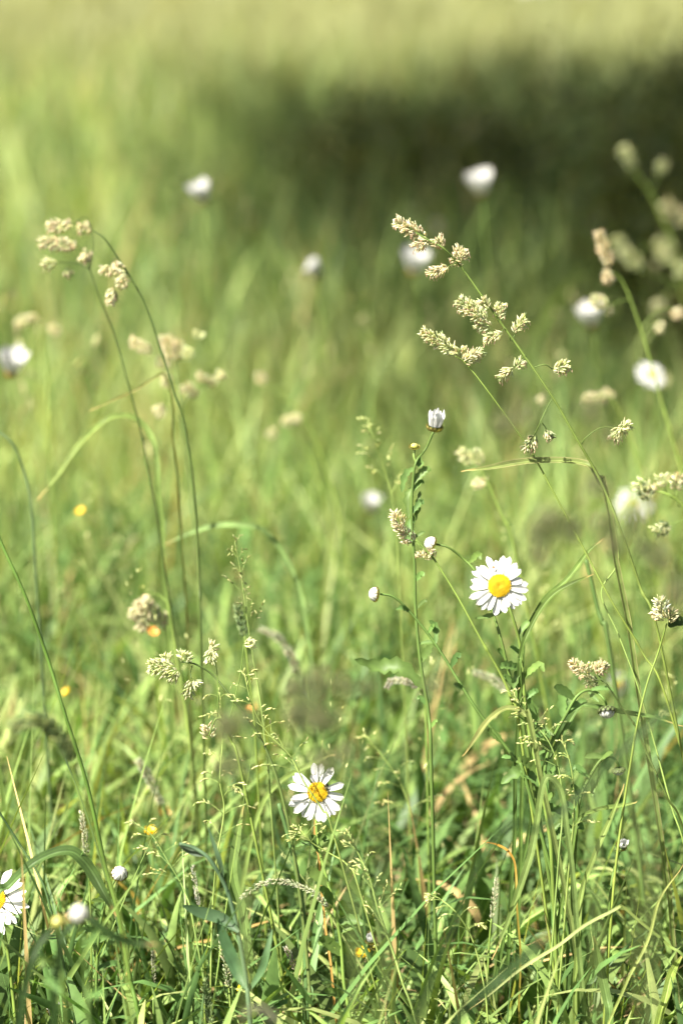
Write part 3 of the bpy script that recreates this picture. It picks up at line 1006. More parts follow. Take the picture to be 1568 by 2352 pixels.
cocksfoot('faint pair of small tan clusters at the meadow left edge', [(60, 735), (95, 760), (110, 860), (115, 1000)], FOCUS + 0.7,
          [(80, 730, 36, 745, 28, FL), (118, 770, 130, 748, 30, FL), (82, 740, 75, 725, 24, FL)], branches=[[(118, 770), (105, 790), (100, 790)]], seed=79)
cocksfoot('faint low tan clusters floating in the middle of the meadow', [(650, 980), (690, 1020), (730, 1100), (760, 1220)], FOCUS + 0.77,
          [(645, 970, 690, 960, 26, FL), (632, 1005, 620, 990, 26, FL)], branches=[[(632, 1005), (660, 1000), (675, 1000)]], seed=80)
cocksfoot('lone small oval seed cluster on an arching stalk in the middle distance', [(600, 885), (640, 900), (700, 960), (750, 1080), (790, 1250)], FOCUS + 0.7,
          [(604, 885, 596, 855, 24, FL)], seed=81)
cocksfoot('fluffy green-backed seed clusters entering from the frame edge', [(1500, 1128), (1530, 1135), (1570, 1165), (1600, 1230), (1640, 1400)], FOCUS - 0.14,
          [(1500, 1120, 1452, 1110, 34, [C_SEED, G_PALE, C_SEED]), (1490, 1150, 1470, 1118, 34, [(0.06, .11, .04), C_SEED]), (1525, 1120, 1518, 1092, 30, GR), (1552, 1130, 1556, 1090, 28, FL), (1508, 1132, 1490, 1122, 20, FL),
           (1540, 1205, 1500, 1222, 34, [(0.07, .12, .05), C_SEED])], branches=[[(1525, 1120), (1530, 1130), (1540, 1140)], [(1552, 1130), (1556, 1160), (1560, 1165)], [(1540, 1205), (1568, 1195), (1590, 1200)]], seed=82)
cocksfoot('plump white-tipped seed head on a thin slanting stalk near the frame edge', [(1530, 1432), (1510, 1500), (1485, 1570), (1462, 1665), (1446, 1760), (1430, 1860), (1412, 2000), (1400, 2150)], FOCUS - 0.02,
          [(1528, 1425, 1510, 1372, 38, [C_CREAM, WHITE, C_SEED]), (1520, 1420, 1500, 1400, 28, [C_CREAM, C_PINK, C_DUSK]), (1535, 1430, 1545, 1400, 26, FL + DK)], leaves=[([(1535, 1440), (1552, 1425), (1580, 1432)], .009, G_DARK)], seed=83, rs=(.0006, .001))
cocksfoot('small tan seed head of three tufts above the nodding bud', [(1372, 1550), (1398, 1580), (1428, 1626), (1458, 1668), (1480, 1720), (1530, 1830), (1575, 1930)], FOCUS,
          [(1352, 1555, 1312, 1517, 28, [C_CREAM, C_SEED, C_PINK]), (1350, 1548, 1345, 1525, 30, FL), (1372, 1552, 1385, 1520, 28, FL), (1362, 1540, 1378, 1530, 26, FL), (1375, 1568, 1345, 1562, 26, DK + [C_SEED])],
          branches=[[(1378, 1562), (1392, 1570), (1400, 1582)]], seed=84, anth=.4, rs=(.0005, .0009), L=.0045, dens=1.4, stemcol=G_DARK)
cocksfoot('pale spread seed cluster on a stalk bowing over the smaller panicles', [(415, 1520), (450, 1526), (490, 1552), (530, 1600), (592, 1685), (632, 1775), (662, 1890), (688, 2050), (705, 2200), (715, 2352)], FOCUS + 0.02,
          [(400, 1535, 342, 1530, 46, GR), (410, 1540, 385, 1560, 36, GR), (420, 1520, 425, 1500, 38, GR), (385, 1520, 380, 1505, 30, GR), (440, 1560, 432, 1598, 30, GR), (445, 1562, 455, 1575, 22, GR)], branches=[[(440, 1560), (438, 1545), (442, 1528)]], seed=85,
          rs=(.0006, .0015), stemcol=(.07, .11, .03))
cocksfoot('blurred drooping pale seed head in front of an orange petal', [(340, 1360), (370, 1370), (390, 1400), (405, 1500), (430, 1650)], FOCUS + 0.28,
          [(350, 1370, 300, 1420, 40, FL), (345, 1375, 320, 1450, 40, FL), (360, 1385, 345, 1430, 38, GR), (375, 1400, 370, 1440, 30, FL)], seed=86)
cocksfoot('short pink-cream seed head beside the upright leafy bud stem', [(955, 1240), (985, 1272), (1000, 1290), (1050, 1370), (1102, 1465), (1150, 1550), (1175, 1610), (1195, 1690)], FOCUS - 0.01,
          [(925, 1225, 905, 1172, 34, FL), (950, 1245, 925, 1220, 36, FL), (975, 1285, 990, 1262, 28, FL), (968, 1282, 965, 1268, 20, FL)], branches=[[(950, 1242), (960, 1250), (970, 1262)]], seed=87, anth=.2, L=.0045, dens=1.5)
cocksfoot('soft tan head behind the bent horizontal blade', [(1090, 1060), (1110, 1090), (1150, 1180), (1190, 1300)], FOCUS + 0.308,
          [(1085, 1065, 1055, 1035, 30, GR), (1105, 1068, 1085, 1035, 36, GR), (1112, 1110, 1090, 1112, 26, FL), (1120, 1110, 1112, 1105, 20, FL)], seed=88)
cocksfoot('faint tan cluster beside the crossing stalks on the bright side', [(1360, 920), (1400, 915), (1440, 990), (1480, 1150)], FOCUS + 0.63,
          [(1395, 915, 1338, 918, 30, FL), (1390, 915, 1400, 900, 26, FL), (1250, 925, 1240, 915, 20, FL)], branches=[[(1250, 925), (1330, 920), (1380, 918)]], seed=89)
cocksfoot('small creamy seed tuft low among the fine panicles', [(480, 1690), (500, 1650), (530, 1700), (560, 1800)], FOCUS,
          [(485, 1700, 475, 1665, 30, FL), (490, 1490, 482, 1520, 26, GR), (478, 1500, 492, 1480, 26, GR), (560, 1480, 580, 1478, 22, GR)], branches=[[(490, 1490), (500, 1560), (500, 1650)], [(560, 1480), (550, 1560), (520, 1680)]], seed=90)
# blurred heads close to the camera, their shaded side painted as darker husk colours
for lab, stem, dd, cl, sd in (
        ('large soft dusky seed head close to the viewer, above the lower daisy', [(730, 1620), (760, 1700), (790, 1850), (810, 2100), (820, 2352)], 1.16,
         [(740, 1640, 660, 1560, 60), (740, 1600, 720, 1540, 50), (790, 1600, 800, 1560, 44), (745, 1660, 650, 1640, 50), (830, 1600, 850, 1560, 40), (770, 1680, 740, 1640, 50)], 101),
        ('soft brownish seed head close to the viewer, over the open daisy', [(1280, 1260), (1310, 1330), (1340, 1500), (1360, 1800), (1370, 2352)], 1.16,
         [(1275, 1260, 1225, 1200, 60), (1285, 1230, 1270, 1170, 54), (1300, 1250, 1320, 1190, 44), (1260, 1290, 1220, 1260, 40)], 102),
        ('soft dark and tan seed head close to the viewer, by the frame edge', [(1440, 1250), (1470, 1400), (1490, 1700), (1500, 2352)], 1.18,
         [(1400, 1240, 1380, 1180, 50), (1430, 1280, 1400, 1230, 56), (1460, 1240, 1440, 1170, 46), (1520, 1320, 1510, 1250, 56), (1540, 1400, 1568, 1330, 60), (1480, 1300, 1490, 1240, 50), (1400, 1130, 1350, 1110, 50)], 103),
        ('dusky blurred seed head close to the viewer, over the fine panicles', [(530, 1690), (545, 1800), (560, 2000), (565, 2352)], 1.2,
         [(540, 1700, 510, 1650, 50), (545, 1790, 520, 1740, 56), (550, 1680, 560, 1640, 34)], 104),
        ('faint grey seed head close to the viewer, right of the lower daisy', [(790, 1760), (850, 1850), (880, 2050), (890, 2352)], 1.14,
         [(770, 1770, 720, 1740, 46), (820, 1740, 790, 1720, 40), (1010, 1600, 1000, 1560, 46)], 105),
        ('faint grey seed head close to the viewer, over the crossing stalks', [(1200, 980), (1300, 1100), (1400, 1400), (1450, 1800), (1470, 2352)], 1.12,
         [(1180, 990, 1140, 960, 50), (1230, 960, 1200, 935, 46), (1330, 960, 1370, 930, 50), (1380, 1020, 1400, 990, 40)], 106)):
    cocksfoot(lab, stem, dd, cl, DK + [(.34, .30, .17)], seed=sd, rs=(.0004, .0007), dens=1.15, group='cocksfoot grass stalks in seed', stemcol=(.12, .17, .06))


# ------------------------------------------------------------------ fine panicles (meadow grass): thread-like whorled branches with small spikelets
def panicle(label, axis, d, top_n, levels, reach, seed, droop=0.4, col=None, stem_r=(.0004, .0009), sp_len=.0042, up=0.6, upto=0.75):
    r = random.Random(seed)
    col = col or [(0.66, 0.68, 0.28), (0.76, 0.70, 0.36), (0.56, 0.62, 0.25)]
    ap = line(axis, d)
    t = thing('meadow_grass_panicle', label, 'grass stalk', base_of(ap), 'fine meadow grass panicles')
    vis = line(axis[:top_n], d, ground=False, per=8)
    b, s = MB(), MB()
    sc = jit((0.20, 0.27, 0.07), .15, r)
    b.tube(ap, lambda u: stem_r[0] + (stem_r[1] - stem_r[0]) * u, sc, 5)
    lmax = reach * PX(d)
    for k in range(levels):
        f = (k + .3) / levels
        i = min(len(vis) - 2, int(f * (len(vis) - 1)))
        p = vis[i]
        ax = (vis[i] - vis[i + 1]).normalized()
        for q in range(r.choice((2, 3, 3))):
            a = r.uniform(0, 2 * math.pi)
            out = (RGT * math.cos(a) + UPV * 0 + FWD * math.sin(a) * .6)
            L = lmax * (0.25 + 0.75 * f) * r.uniform(.55, 1.1)
            d0 = (ax * up + out * r.uniform(.6, 1.1)).normalized()
            pts = [p]
            v = d0.copy()
            for j in range(6):
                v = (v + Vector((0, 0, -droop * .22 * j / 3))).normalized()
                pts.append(pts[-1] + v * (L / 6))
            b.tube(pts, .00022, sc, 4)
            n_s = max(3, int(L / .0046))
            for j in range(n_s):
                u = 0.42 + 0.58 * (j + 1) / n_s
                h = u * (len(pts) - 1)
                i2 = min(len(pts) - 2, int(h))
                sp = pts[i2].lerp(pts[i2 + 1], h - i2)
                tg = (pts[i2 + 1] - pts[i2]).normalized()
                dv = (tg + Vector((r.uniform(-.8, .8), r.uniform(-.8, .8), r.uniform(-.8, .4)))).normalized()
                c = jit(col[r.randrange(len(col))], .2, r)
                s.spikelet(sp, dv, sp_len * r.uniform(.7, 1.2), sp_len * .36, lerp(c, (.2, .28, .08), .5), c)
    for j in range(5):
        s.spikelet(vis[0] + (vis[1] - vis[0]) * (j * .8), (vis[0] - vis[1]).normalized() + Vector((r.uniform(-.5, .5), 0, r.uniform(-.3, .3))), sp_len, sp_len * .36, sc, jit(col[0], .2, r))
    b.build('stem', M_STEM, t)
    s.build('spikelets', M_SEED, t)
    return t


panicle('upright slender panicle with sparse dark spikelets at the middle of the meadow', [(540, 1245), (552, 1310), (565, 1400), (578, 1490), (598, 1610), (608, 1700), (620, 1820)], FOCUS + 0.08, 4, 6, 90, 201, .2, [(0.30, .32, .12), (.5, .48, .22)], up=1.3)
panicle('open drooping panicle on a thread-thin stem over the upper end of the lower daisy leafage', [(505, 1590), (512, 1690), (505, 1790), (515, 1860), (500, 1960), (490, 2060), (485, 2200)], FOCUS, 5, 8, 120, 202, .9)
panicle('dense yellowish panicle just above the lower daisy', [(560, 1545), (580, 1620), (612, 1680), (665, 1735), (700, 1800), (740, 1860), (770, 1930)], FOCUS - 0.02, 5, 9, 110, 203, .6)
panicle('bushy panicle tangled round the stem of the full daisy', [(1180, 1595), (1215, 1650), (1260, 1705), (1285, 1780), (1290, 1880), (1280, 2000)], FOCUS - 0.02, 4, 9, 95, 204, .7)
panicle('hanging panicle beside a folded leaf below the full daisy', [(1290, 1700), (1310, 1760), (1318, 1850), (1310, 1950), (1300, 2060)], FOCUS - 0.03, 4, 5, 70, 205, 1.0)
panicle('panicle with a yellow jointed stem running down from the lower daisy', [(800, 1915), (830, 1975), (850, 2020), (868, 2090), (900, 2180), (925, 2260), (955, 2352)], FOCUS - 0.04, 5, 7, 85, 206, .3, up=1.0, stem_r=(.0007, .0012))
panicle('loose panicle nodding beside the jointed yellow stem', [(985, 2055), (1010, 2065), (1050, 2100), (1085, 2160), (1110, 2260), (1120, 2352)], FOCUS - 0.04, 4, 6, 80, 207, 1.0)
panicle('misty panicle catching light on the sunny side, above the leafy bud stem', [(845, 965), (862, 1020), (885, 1085), (905, 1170), (915, 1300)], FOCUS + 0.224, 4, 7, 80, 208, .5, up=1.1)
panicle('low spreading panicle in front of a yellow flower at the meadow left', [(310, 1890), (350, 1920), (390, 1985), (425, 2050), (450, 2150)], FOCUS - 0.05, 4, 6, 90, 209, .6)
panicle('panicle half lost in blur between two daisies', [(840, 1690), (880, 1740), (920, 1800), (950, 1900), (965, 2050)], FOCUS + 0.182, 4, 6, 90, 210, .6)
panicle('short panicle whose tips reach past the lower daisy petals', [(690, 1905), (704, 1922), (722, 1940), (760, 1962), (800, 1990), (830, 2060)], FOCUS - 0.01, 3, 5, 75, 211, .5)


# ------------------------------------------------------------------ soft cylindrical heads (foxtail, sweet vernal)
def spike_grass(label, head, stem, d, rad, col, seed, stem_r=.0009, group='grass stalks with soft cylindrical heads'):
    """head: view path from tip to foot; stem: view path on downwards from the foot"""
    r = random.Random(seed)
    hp = line(head, d, ground=False, per=10)
    sp = line([head[-1]] + stem, d)
    t = thing('foxtail_stalk', label, 'grass stalk', base_of(sp), group)
    stem_part(t, sp, stem_r * .8, stem_r * 1.3, jit(G_STEM, .15, r))
    m = MB()
    ln = sum((hp[i + 1] - hp[i]).length for i in range(len(hp) - 1))
    n = int(ln / .00022)
    R_ = rad * PX(d)
    for k in range(n):
        u = r.random()
        h = u * (len(hp) - 1)
        i = min(len(hp) - 2, int(h))
        p = hp[i].lerp(hp[i + 1], h - i)
        ax = (hp[i] - hp[i + 1]).normalized()
        x = ax.orthogonal().normalized()
        y = ax.cross(x)
        a = r.uniform(0, 2 * math.pi)
        rd = x * math.cos(a) + y * math.sin(a)
        prof = min(1, .35 + 2.2 * u) * min(1, .5 + 3 * (1 - u))
        c = jit(col[r.randrange(len(col))], .2, r)
        m.spikelet(p + rd * R_ * prof * r.uniform(.2, .55), (ax + rd * .75).normalized(), R_ * r.uniform(.8, 1.3), R_ * .42, lerp(c, (.2, .26, .1), .4), c)
    m.build('seed_head', M_SEED, t)
    return t


SOFT = [(.52, .54, .36), (.60, .56, .42), (.42, .47, .28)]
GREENH = [(.20, .28, .12), (.28, .36, .16), (.14, .21, .08)]
spike_grass('dark arching caterpillar-like head blurred at the meadow left edge', [(35, 1668), (80, 1655), (120, 1670), (150, 1710), (165, 1750)], [(172, 1790), (205, 1880), (250, 2020), (285, 2150), (300, 2352)], FOCUS - 0.3, 19, [(.10, .15, .05), (.06, .10, .03), (.3, .34, .12)], 301)
spike_grass('cream arching head bent over like a bow below the lower daisy', [(555, 2062), (590, 2035), (630, 2025), (680, 2032), (725, 2055), (755, 2085)], [(765, 2140), (775, 2250), (780, 2352)], FOCUS, 8, SOFT, 302)
spike_grass('upright grey-green head with flecked spikelets beside a broad leaf', [(508, 2150), (518, 2200), (526, 2270)], [(530, 2330), (532, 2400)], FOCUS - 0.02, 11, GREENH + SOFT, 303)
spike_grass('slender purple-grey head leaning near the bottom middle', [(655, 2175), (670, 2205), (690, 2260)], [(700, 2300), (705, 2400)], FOCUS - 0.01, 7, [(.45, .36, .3), (.5, .48, .36)], 304)
spike_grass('short dark green head at the bottom edge beside the flecked one', [(470, 2255), (478, 2300), (486, 2352)], [(490, 2400), (492, 2450)], FOCUS - 0.05, 11, GREENH, 305)
spike_grass('thin pale head upright beside the arching broad blade', [(188, 1865), (195, 1920), (200, 1968)], [(206, 2030), (210, 2150), (212, 2352)], FOCUS + 0.05, 8, SOFT, 306)
spike_grass('soft white plume head blurred above a yellow flower', [(320, 1750), (345, 1790), (372, 1850)], [(385, 1900), (395, 2000)], FOCUS + 0.28, 11, SOFT, 307)
spike_grass('narrow white head on a pale stem near the lower left blades', [(443, 1990), (450, 2040), (458, 2080)], [(465, 2150), (470, 2300)], FOCUS + 0.02, 6, [(.7, .68, .6), (.62, .62, .5)], 308)
spike_grass('thin grey head rising beside the narrow dark stems near the bottom', [(352, 2185), (353, 2220), (352, 2265)], [(353, 2320), (355, 2400)], FOCUS, 6, [(.36, .36, .26)], 309)
spike_grass('soft blurred head arching in the middle of the tall grass', [(600, 1445), (640, 1465), (670, 1510), (680, 1550)], [(690, 1620), (700, 1750)], FOCUS + 0.35, 10, SOFT, 310)
spike_grass('pale drooping head behind the curving bud stem', [(888, 1580), (900, 1565), (930, 1565), (960, 1580)], [(975, 1620), (980, 1750)], FOCUS + 0.168, 9, [(.55, .5, .42), (.5, .5, .36)], 311)
spike_grass('creamy slanting head behind the stem of the full daisy', [(1090, 1545), (1130, 1560), (1165, 1590)], [(1195, 1640), (1215, 1760)], FOCUS + 0.28, 10, SOFT, 312)
spike_grass('compact green head high on the slender panicle stalk', [(545, 1395), (555, 1430), (562, 1462)], [(566, 1500), (580, 1620), (590, 1750)], FOCUS + 0.14, 12, GREENH, 313)
spike_grass('dark blurred furry head lying along the bottom edge', [(560, 2330), (600, 2318), (640, 2345)], [(660, 2380), (670, 2440)], FOCUS - 0.49, 11, [(.22, .2, .16)], 314)
spike_grass('pale tapering head at the right side of the low grass', [(1140, 2020), (1135, 2060), (1128, 2110)], [(1122, 2180), (1118, 2300)], FOCUS + 0.05, 7, SOFT, 315)


# ------------------------------------------------------------------ single blades and culms that stand out
def blade_thing(label, pts, d, wid, col=G_LEAF, col2=None, face=None, twist=0.0, fold=0.25, taper_tip=True, ground=True, root_end='last', name='grass_leaf', edge=None):
    """pts run from the tip down to the foot; the blade is carried on to the soil"""
    q = line(pts, d, ground=ground)
    for i in range(1, len(q) - 1):
        q[i] = q[i] + Vector(mnoise.noise_vector(q[i] * 28.0)) * .0022
    col = (col[0] * .88, col[1] * .8, col[2] * .5)
    col2 = None if col2 is None else (col2[0] * .88, col2[1] * .8, col2[2] * .5)
    t = thing(name, label, 'grass blade', base_of(q), 'single long grass blades')
    b = MB()
    f = face or (TOCAM + Vector((-.3, 0, .8))).normalized()
    W = wid * PX(d)
    b.blade(q, lambda u: W * min(1, .08 + u * 5.0) * (1 - .35 * u), f, jit(col2 or col, .08), col, fold, twist, edge, 0.0, 9 if wid >= 8 else 3, True)
    b.build('leaf', M_LEAF, t)
    return t


def culm_thing(label, pts, d, r0, r1, col=G_STEM, name='grass_culm', nodes=()):
    q = line(pts, d)
    t = thing(name, label, 'grass stem', base_of(q), 'bare grass stems')
    stem_part(t, q, r0, r1, col)
    for (x, y) in nodes:
        c = P(x, y, d)
        b = MB()
        b.lathe(c, UPV, [(r1 * .9, -.004), (r1 * 1.5, -.001), (r1 * 1.5, .001), (r1 * .9, .004)], 8, lambda u, k: (.18, .2, .06))
        b.build('node', M_STEM, t)
    return t


culm_thing('long straight green stem slanting in from the frame edge', [(-40, 1130), (0, 1238), (60, 1372), (110, 1512), (150, 1642), (200, 1800), (240, 1980), (272, 2100), (300, 2250), (322, 2352)], FOCUS - 0.06, .0012, .0019, (0.07, 0.13, 0.02))
culm_thing('thin dark stem slanting beside the broad arching blade', [(-30, 1820), (40, 1930), (95, 2020), (120, 2100), (150, 2230), (172, 2352)], FOCUS - 0.02, .0009, .0012, (.05, .09, .03))
culm_thing('thin dark stem descending to the lower left bud', [(150, 1740), (185, 1830), (222, 1940), (262, 2085), (290, 2200), (320, 2352)], FOCUS - 0.03, .0007, .0011, (.05, .09, .03))
culm_thing('wiry dark stem with a small knot leaning at the left edge of the meadow', [(-10, 985), (30, 1020), (55, 1080), (72, 1160), (80, 1280), (88, 1400), (95, 1500)], FOCUS + 0.28, .0010, .0016, (.07, .11, .04))
culm_thing('fine pale stem crossing the right side towards the lower corner', [(1390, 1120), (1420, 1280), (1380, 1360), (1420, 1460), (1465, 1580), (1500, 1700), (1540, 1850), (1580, 1990)], FOCUS + 0.03, .0005, .0008, (.2, .28, .07))
culm_thing('dark stub of a stem behind the two crossing blades', [(1345, 1285), (1358, 1340), (1372, 1400), (1382, 1430), (1400, 1500)], FOCUS + 0.168, .0016, .0022, (.07, .12, .03))
culm_thing('thick green stem standing beneath the lower daisy', [(640, 1845), (665, 1930), (688, 2040), (700, 2160), (706, 2352)], FOCUS + 0.03, .0018, .0026, (.07, .13, .04))

blade_thing('broad glossy blade arching over the daisy at the frame edge', [(268, 2105), (245, 2062), (215, 2010), (185, 1970), (160, 1953), (120, 1958), (70, 1985), (20, 2030), (-30, 2095)], FOCUS - 0.06, 30, (.10, .19, .09), (.045, .085, .03), fold=.3, face=(TOCAM + Vector((-.5, 0, .9))).normalized())  # shaded tip half painted darker, lit half painted lighter
blade_thing('bent blade lying horizontally across the tall cocksfoot stalks', [(1058, 1083), (1110, 1074), (1180, 1062), (1260, 1057), (1335, 1062), (1358, 1072), (1372, 1095), (1382, 1118), (1400, 1180)], FOCUS + 0.01, 17, (.16, .23, .10), (.20, .26, .12), edge=(.34, .30, .14), face=(TOCAM + Vector((0, 0, .6))).normalized())
blade_thing('upper of two crossing blades, rising beside the full daisy', [(1386, 1236), (1350, 1268), (1295, 1335), (1250, 1375), (1215, 1430), (1200, 1480), (1200, 1560)], FOCUS + 0.01, 13, (.09, .17, .06), (.13, .21, .07))
blade_thing('lower of two crossing blades, curving beside the full daisy', [(1362, 1318), (1320, 1335), (1270, 1365), (1228, 1415), (1205, 1465), (1194, 1510), (1190, 1600)], FOCUS, 13, (.07, .14, .05), (.12, .19, .06))
blade_thing('pale drooping blade hanging left of the full daisy stem', [(1060, 1738), (1090, 1695), (1125, 1650), (1165, 1625), (1205, 1640), (1225, 1700)], FOCUS - 0.02, 15, (.15, .23, .11), (.24, .27, .13))
blade_thing('long glossy blade sweeping down below the full daisy', [(1128, 2205), (1165, 2120), (1205, 2000), (1230, 1890), (1246, 1805), (1262, 1785), (1290, 1830), (1310, 1960)], FOCUS - 0.05, 17, (.15, .24, .12), (.16, .24, .10))
blade_thing('stiff pale blade folded to a point at the lower right', [(1068, 2328), (1150, 2262), (1240, 2198), (1330, 2135), (1412, 2086), (1428, 2084), (1470, 2120), (1530, 2170), (1600, 2240)], FOCUS - 0.04, 9, (.12, .22, .06), (.30, .36, .20), fold=.1)
blade_thing('blade folded under the nodding bud and running to the frame edge', [(1568, 1668), (1500, 1652), (1440, 1640), (1400, 1632), (1350, 1622), (1330, 1625), (1300, 1668), (1262, 1735), (1240, 1800)], FOCUS + 0.03, 14, (.08, .15, .05), (.12, .22, .09))
blade_thing('wide pale blade leaning at the far right of the low grass', [(1568, 1985), (1520, 2060), (1490, 2150), (1440, 2260), (1400, 2330), (1380, 2400)], FOCUS - 0.05, 8, (.18, .27, .11), (.24, .30, .14))
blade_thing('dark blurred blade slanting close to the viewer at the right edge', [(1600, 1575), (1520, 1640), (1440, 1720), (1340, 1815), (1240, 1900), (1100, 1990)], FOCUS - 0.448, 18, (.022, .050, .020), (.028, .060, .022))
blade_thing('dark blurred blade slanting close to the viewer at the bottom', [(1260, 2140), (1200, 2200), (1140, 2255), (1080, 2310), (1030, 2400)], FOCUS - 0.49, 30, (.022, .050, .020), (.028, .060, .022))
blade_thing('blurred light blade curving up on the left of the meadow', [(85, 1150), (130, 1090), (190, 1010), (235, 965), (280, 955), (330, 975), (360, 1050), (370, 1200)], FOCUS + 0.308, 18, (.15, .25, .10), (.2, .28, .11))
blade_thing('blurred blue-green blade arching across the middle of the meadow', [(370, 1252), (430, 1228), (500, 1208), (570, 1205), (610, 1222), (650, 1270), (690, 1360), (710, 1500)], FOCUS + 0.35, 15, (.17, .29, .14), (.20, .32, .16))
blade_thing('thin dark blade pointing left across the straight dark stalk', [(205, 945), (260, 920), (310, 898), (355, 870), (375, 860), (392, 900), (400, 1000)], FOCUS + 0.252, 9, (.07, .11, .04), (.18, .19, .07))
blade_thing('broad dark blade rising from the bottom left corner', [(165, 2110), (110, 2150), (75, 2210), (55, 2280), (40, 2352)], FOCUS - 0.308, 26, (.022, .050, .020), (.028, .060, .022))  # shade of the corner put into a much darker leaf colour
blade_thing('dark blurred leaf lying across the lower left stems', [(360, 2170), (310, 2165), (260, 2150), (215, 2120), (190, 2110), (150, 2150), (130, 2260)], FOCUS - 0.35, 24, (.022, .050, .020), (.028, .060, .022))  # darkened like the corner blade, its shade painted into the colour
blade_thing('tall narrow blade standing right of the lower daisy stem', [(560, 1850), (545, 1930), (535, 2010), (560, 2100), (580, 2250)], FOCUS + 0.02, 22, (.11, .20, .08), (.15, .24, .10))
blade_thing('wide bright blade leaning in the lower right corner', [(1568, 2190), (1540, 2240), (1525, 2300), (1512, 2352)], FOCUS - 0.02, 22, (.2, .30, .08), (.22, .32, .1))
blade_thing('broad upright blade beside the folded pale one near the lower edge', [(1362, 2150), (1378, 2220), (1390, 2290), (1395, 2352)], FOCUS - 0.03, 24, (.09, .18, .08), (.12, .2, .08))
blade_thing('stalk-like blade bending over at the lower right clump', [(1462, 1840), (1420, 1850), (1370, 1862), (1330, 1885), (1310, 1960)], FOCUS, 12, (.11, .2, .07), (.14, .22, .08))
blade_thing('long pale leaf rising right of the sweeping glossy blade', [(1432, 1800), (1400, 1880), (1365, 1960), (1335, 2040), (1325, 2140), (1322, 2250)], FOCUS - 0.02, 14, (.17, .26, .10), (.2, .29, .12))
blade_thing('blurred blade rising from the bottom centre towards the lower daisy', [(770, 1735), (720, 1755), (680, 1775), (640, 1800), (600, 1850), (570, 1960)], FOCUS + 0.14, 14, (.16, .25, .10), (.18, .27, .11))
blade_thing('dry tan blade fallen across the low grass at the lower left', [(650, 2100), (560, 2135), (450, 2165), (380, 2185), (330, 2200)], FOCUS + 0.14, 8, (.42, .30, .16), (.46, .34, .18))
blade_thing('dry orange blade upright under the lower daisy', [(722, 1880), (722, 1920), (728, 1960), (734, 2000)], FOCUS + 0.02, 7, (.5, .32, .14), (.55, .36, .18))
blade_thing('thin blade with a bent orange tip near the lower middle', [(1105, 1930), (1140, 1940), (1170, 1960), (1185, 2000), (1190, 2120)], FOCUS, 6, (.12, .2, .06), (.6, .3, .08))


# leafy dark plant at the lower left, with a bent top and long narrow leaves
def leafy_plant():
    d = FOCUS - .08
    sp = line([(412, 1938), (445, 1948), (480, 1972), (515, 2030), (535, 2090), (552, 2170), (565, 2250), (575, 2352)], d)
    t = thing('leafy_plant', 'dark bent-topped leafy plant with long narrow leaves near the lower left', 'plant', base_of(sp))
    stem_part(t, sp, .0013, .0022, (.07, .12, .06))
    for pts, w_, c in (([(565, 2270), (545, 2230), (520, 2170), (500, 2110)], .010, (.06, .12, .05)), ([(568, 2280), (600, 2230), (612, 2190), (625, 2135)], .006, (.08, .15, .06)),
                       ([(548, 2140), (510, 2110), (460, 2095), (420, 2080)], .009, (.06, .11, .05)), ([(512, 2020), (505, 1980), (478, 1900)], .004, (.07, .12, .06)), ([(470, 1965), (440, 1952), (410, 1938)], .007, (.08, .11, .07))):
        leaf_part(t, pts, d, w_, c, jag=0)


leafy_plant()


# ------------------------------------------------------------------ small yellow and red flowers, blurred
def buttercup(label, x, y, d, size, col, seed, name='buttercup', cat='wildflower', group='small yellow wildflowers'):
    r = random.Random(seed)
    c = P(x, y, d)
    k = FOCUS / d
    n = (TOCAM * .4 + Vector((r.uniform(-.9, .9), 0, r.uniform(.5, 1.2)))).normalized()
    sp = line([(x + 3, y + 40 * k), (x + 8, y + 120 * k)], d, first=c - n * .002)
    t = thing(name, label, cat, base_of(sp), group)
    stem_part(t, sp, .0006, .0010, G_STEM)
    nn, ex, ey = frame_of(n)
    b = MB()
    for q in range(5):
        a = 2 * math.pi * q / 5
        dd = ex * math.cos(a) + ey * math.sin(a)
        pts = [c, c + dd * size * .5 + n * size * .12, c + dd * size * .9 + n * size * .35, c + dd * size + n * size * .5]
        b.blade(smooth_path(pts, 3), lambda u: size * .95 * max(.2, math.sin(math.pi * min(.93, .2 + .75 * u))), n, jit(col, .1, r), None, .15)
    b.build('petals', M_YPETAL, t)
    s = MB()
    s.lathe(c, n, [(size * .22, 0), (size * .2, size * .16), (size * .08, size * .24), (.0002, size * .25)], 10, lambda u, k: lerp(col, (.5, .45, .05), .5))
    s.build('disc', M_DISC, t)
    return t


YEL = (.80, .52, .015)
ORG = (.80, .33, .08)
for i, (x, y, d, s, c, lab) in enumerate((
        (186, 1175, FOCUS + 0.63, .010, YEL, 'yellow flower highest of the small ones, blurred among left grass'),
        (346, 1910, FOCUS + 0.168, .009, YEL, 'bright yellow flower beside the spreading low panicle'),
        (375, 1866, FOCUS + 0.42, .010, ORG, 'soft orange flower just above the bright yellow one'),
        (405, 1848, FOCUS + 0.49, .010, ORG, 'faint peach flower over the soft orange one'),
        (152, 1590, FOCUS + 0.49, .009, YEL, 'yellow flower half hidden behind the long straight stem'),
        (543, 2275, FOCUS + 0.14, .009, YEL, 'yellow flower low beside the dark narrow leaves'),
        (832, 2190, FOCUS + 0.14, .010, YEL, 'yellow flower below the lower daisy near the bottom'),
        (350, 1452, FOCUS + 0.35, .009, ORG, 'orange flower under the drooping pale seed head'),
        (1010, 2215, FOCUS + 0.21, .007, YEL, 'yellow flower sunk deep between upright blades'),
        (1455, 2248, FOCUS + 0.168, .008, ORG, 'orange flower lying low in the right grass'),
        (580, 1628, FOCUS + 0.56, .008, ORG, 'peach flower blurred behind the dense yellowish panicle'))):
    buttercup(lab, x, y, d, s * (.5 if i in (0, 4) else .6), c, 400 + i)
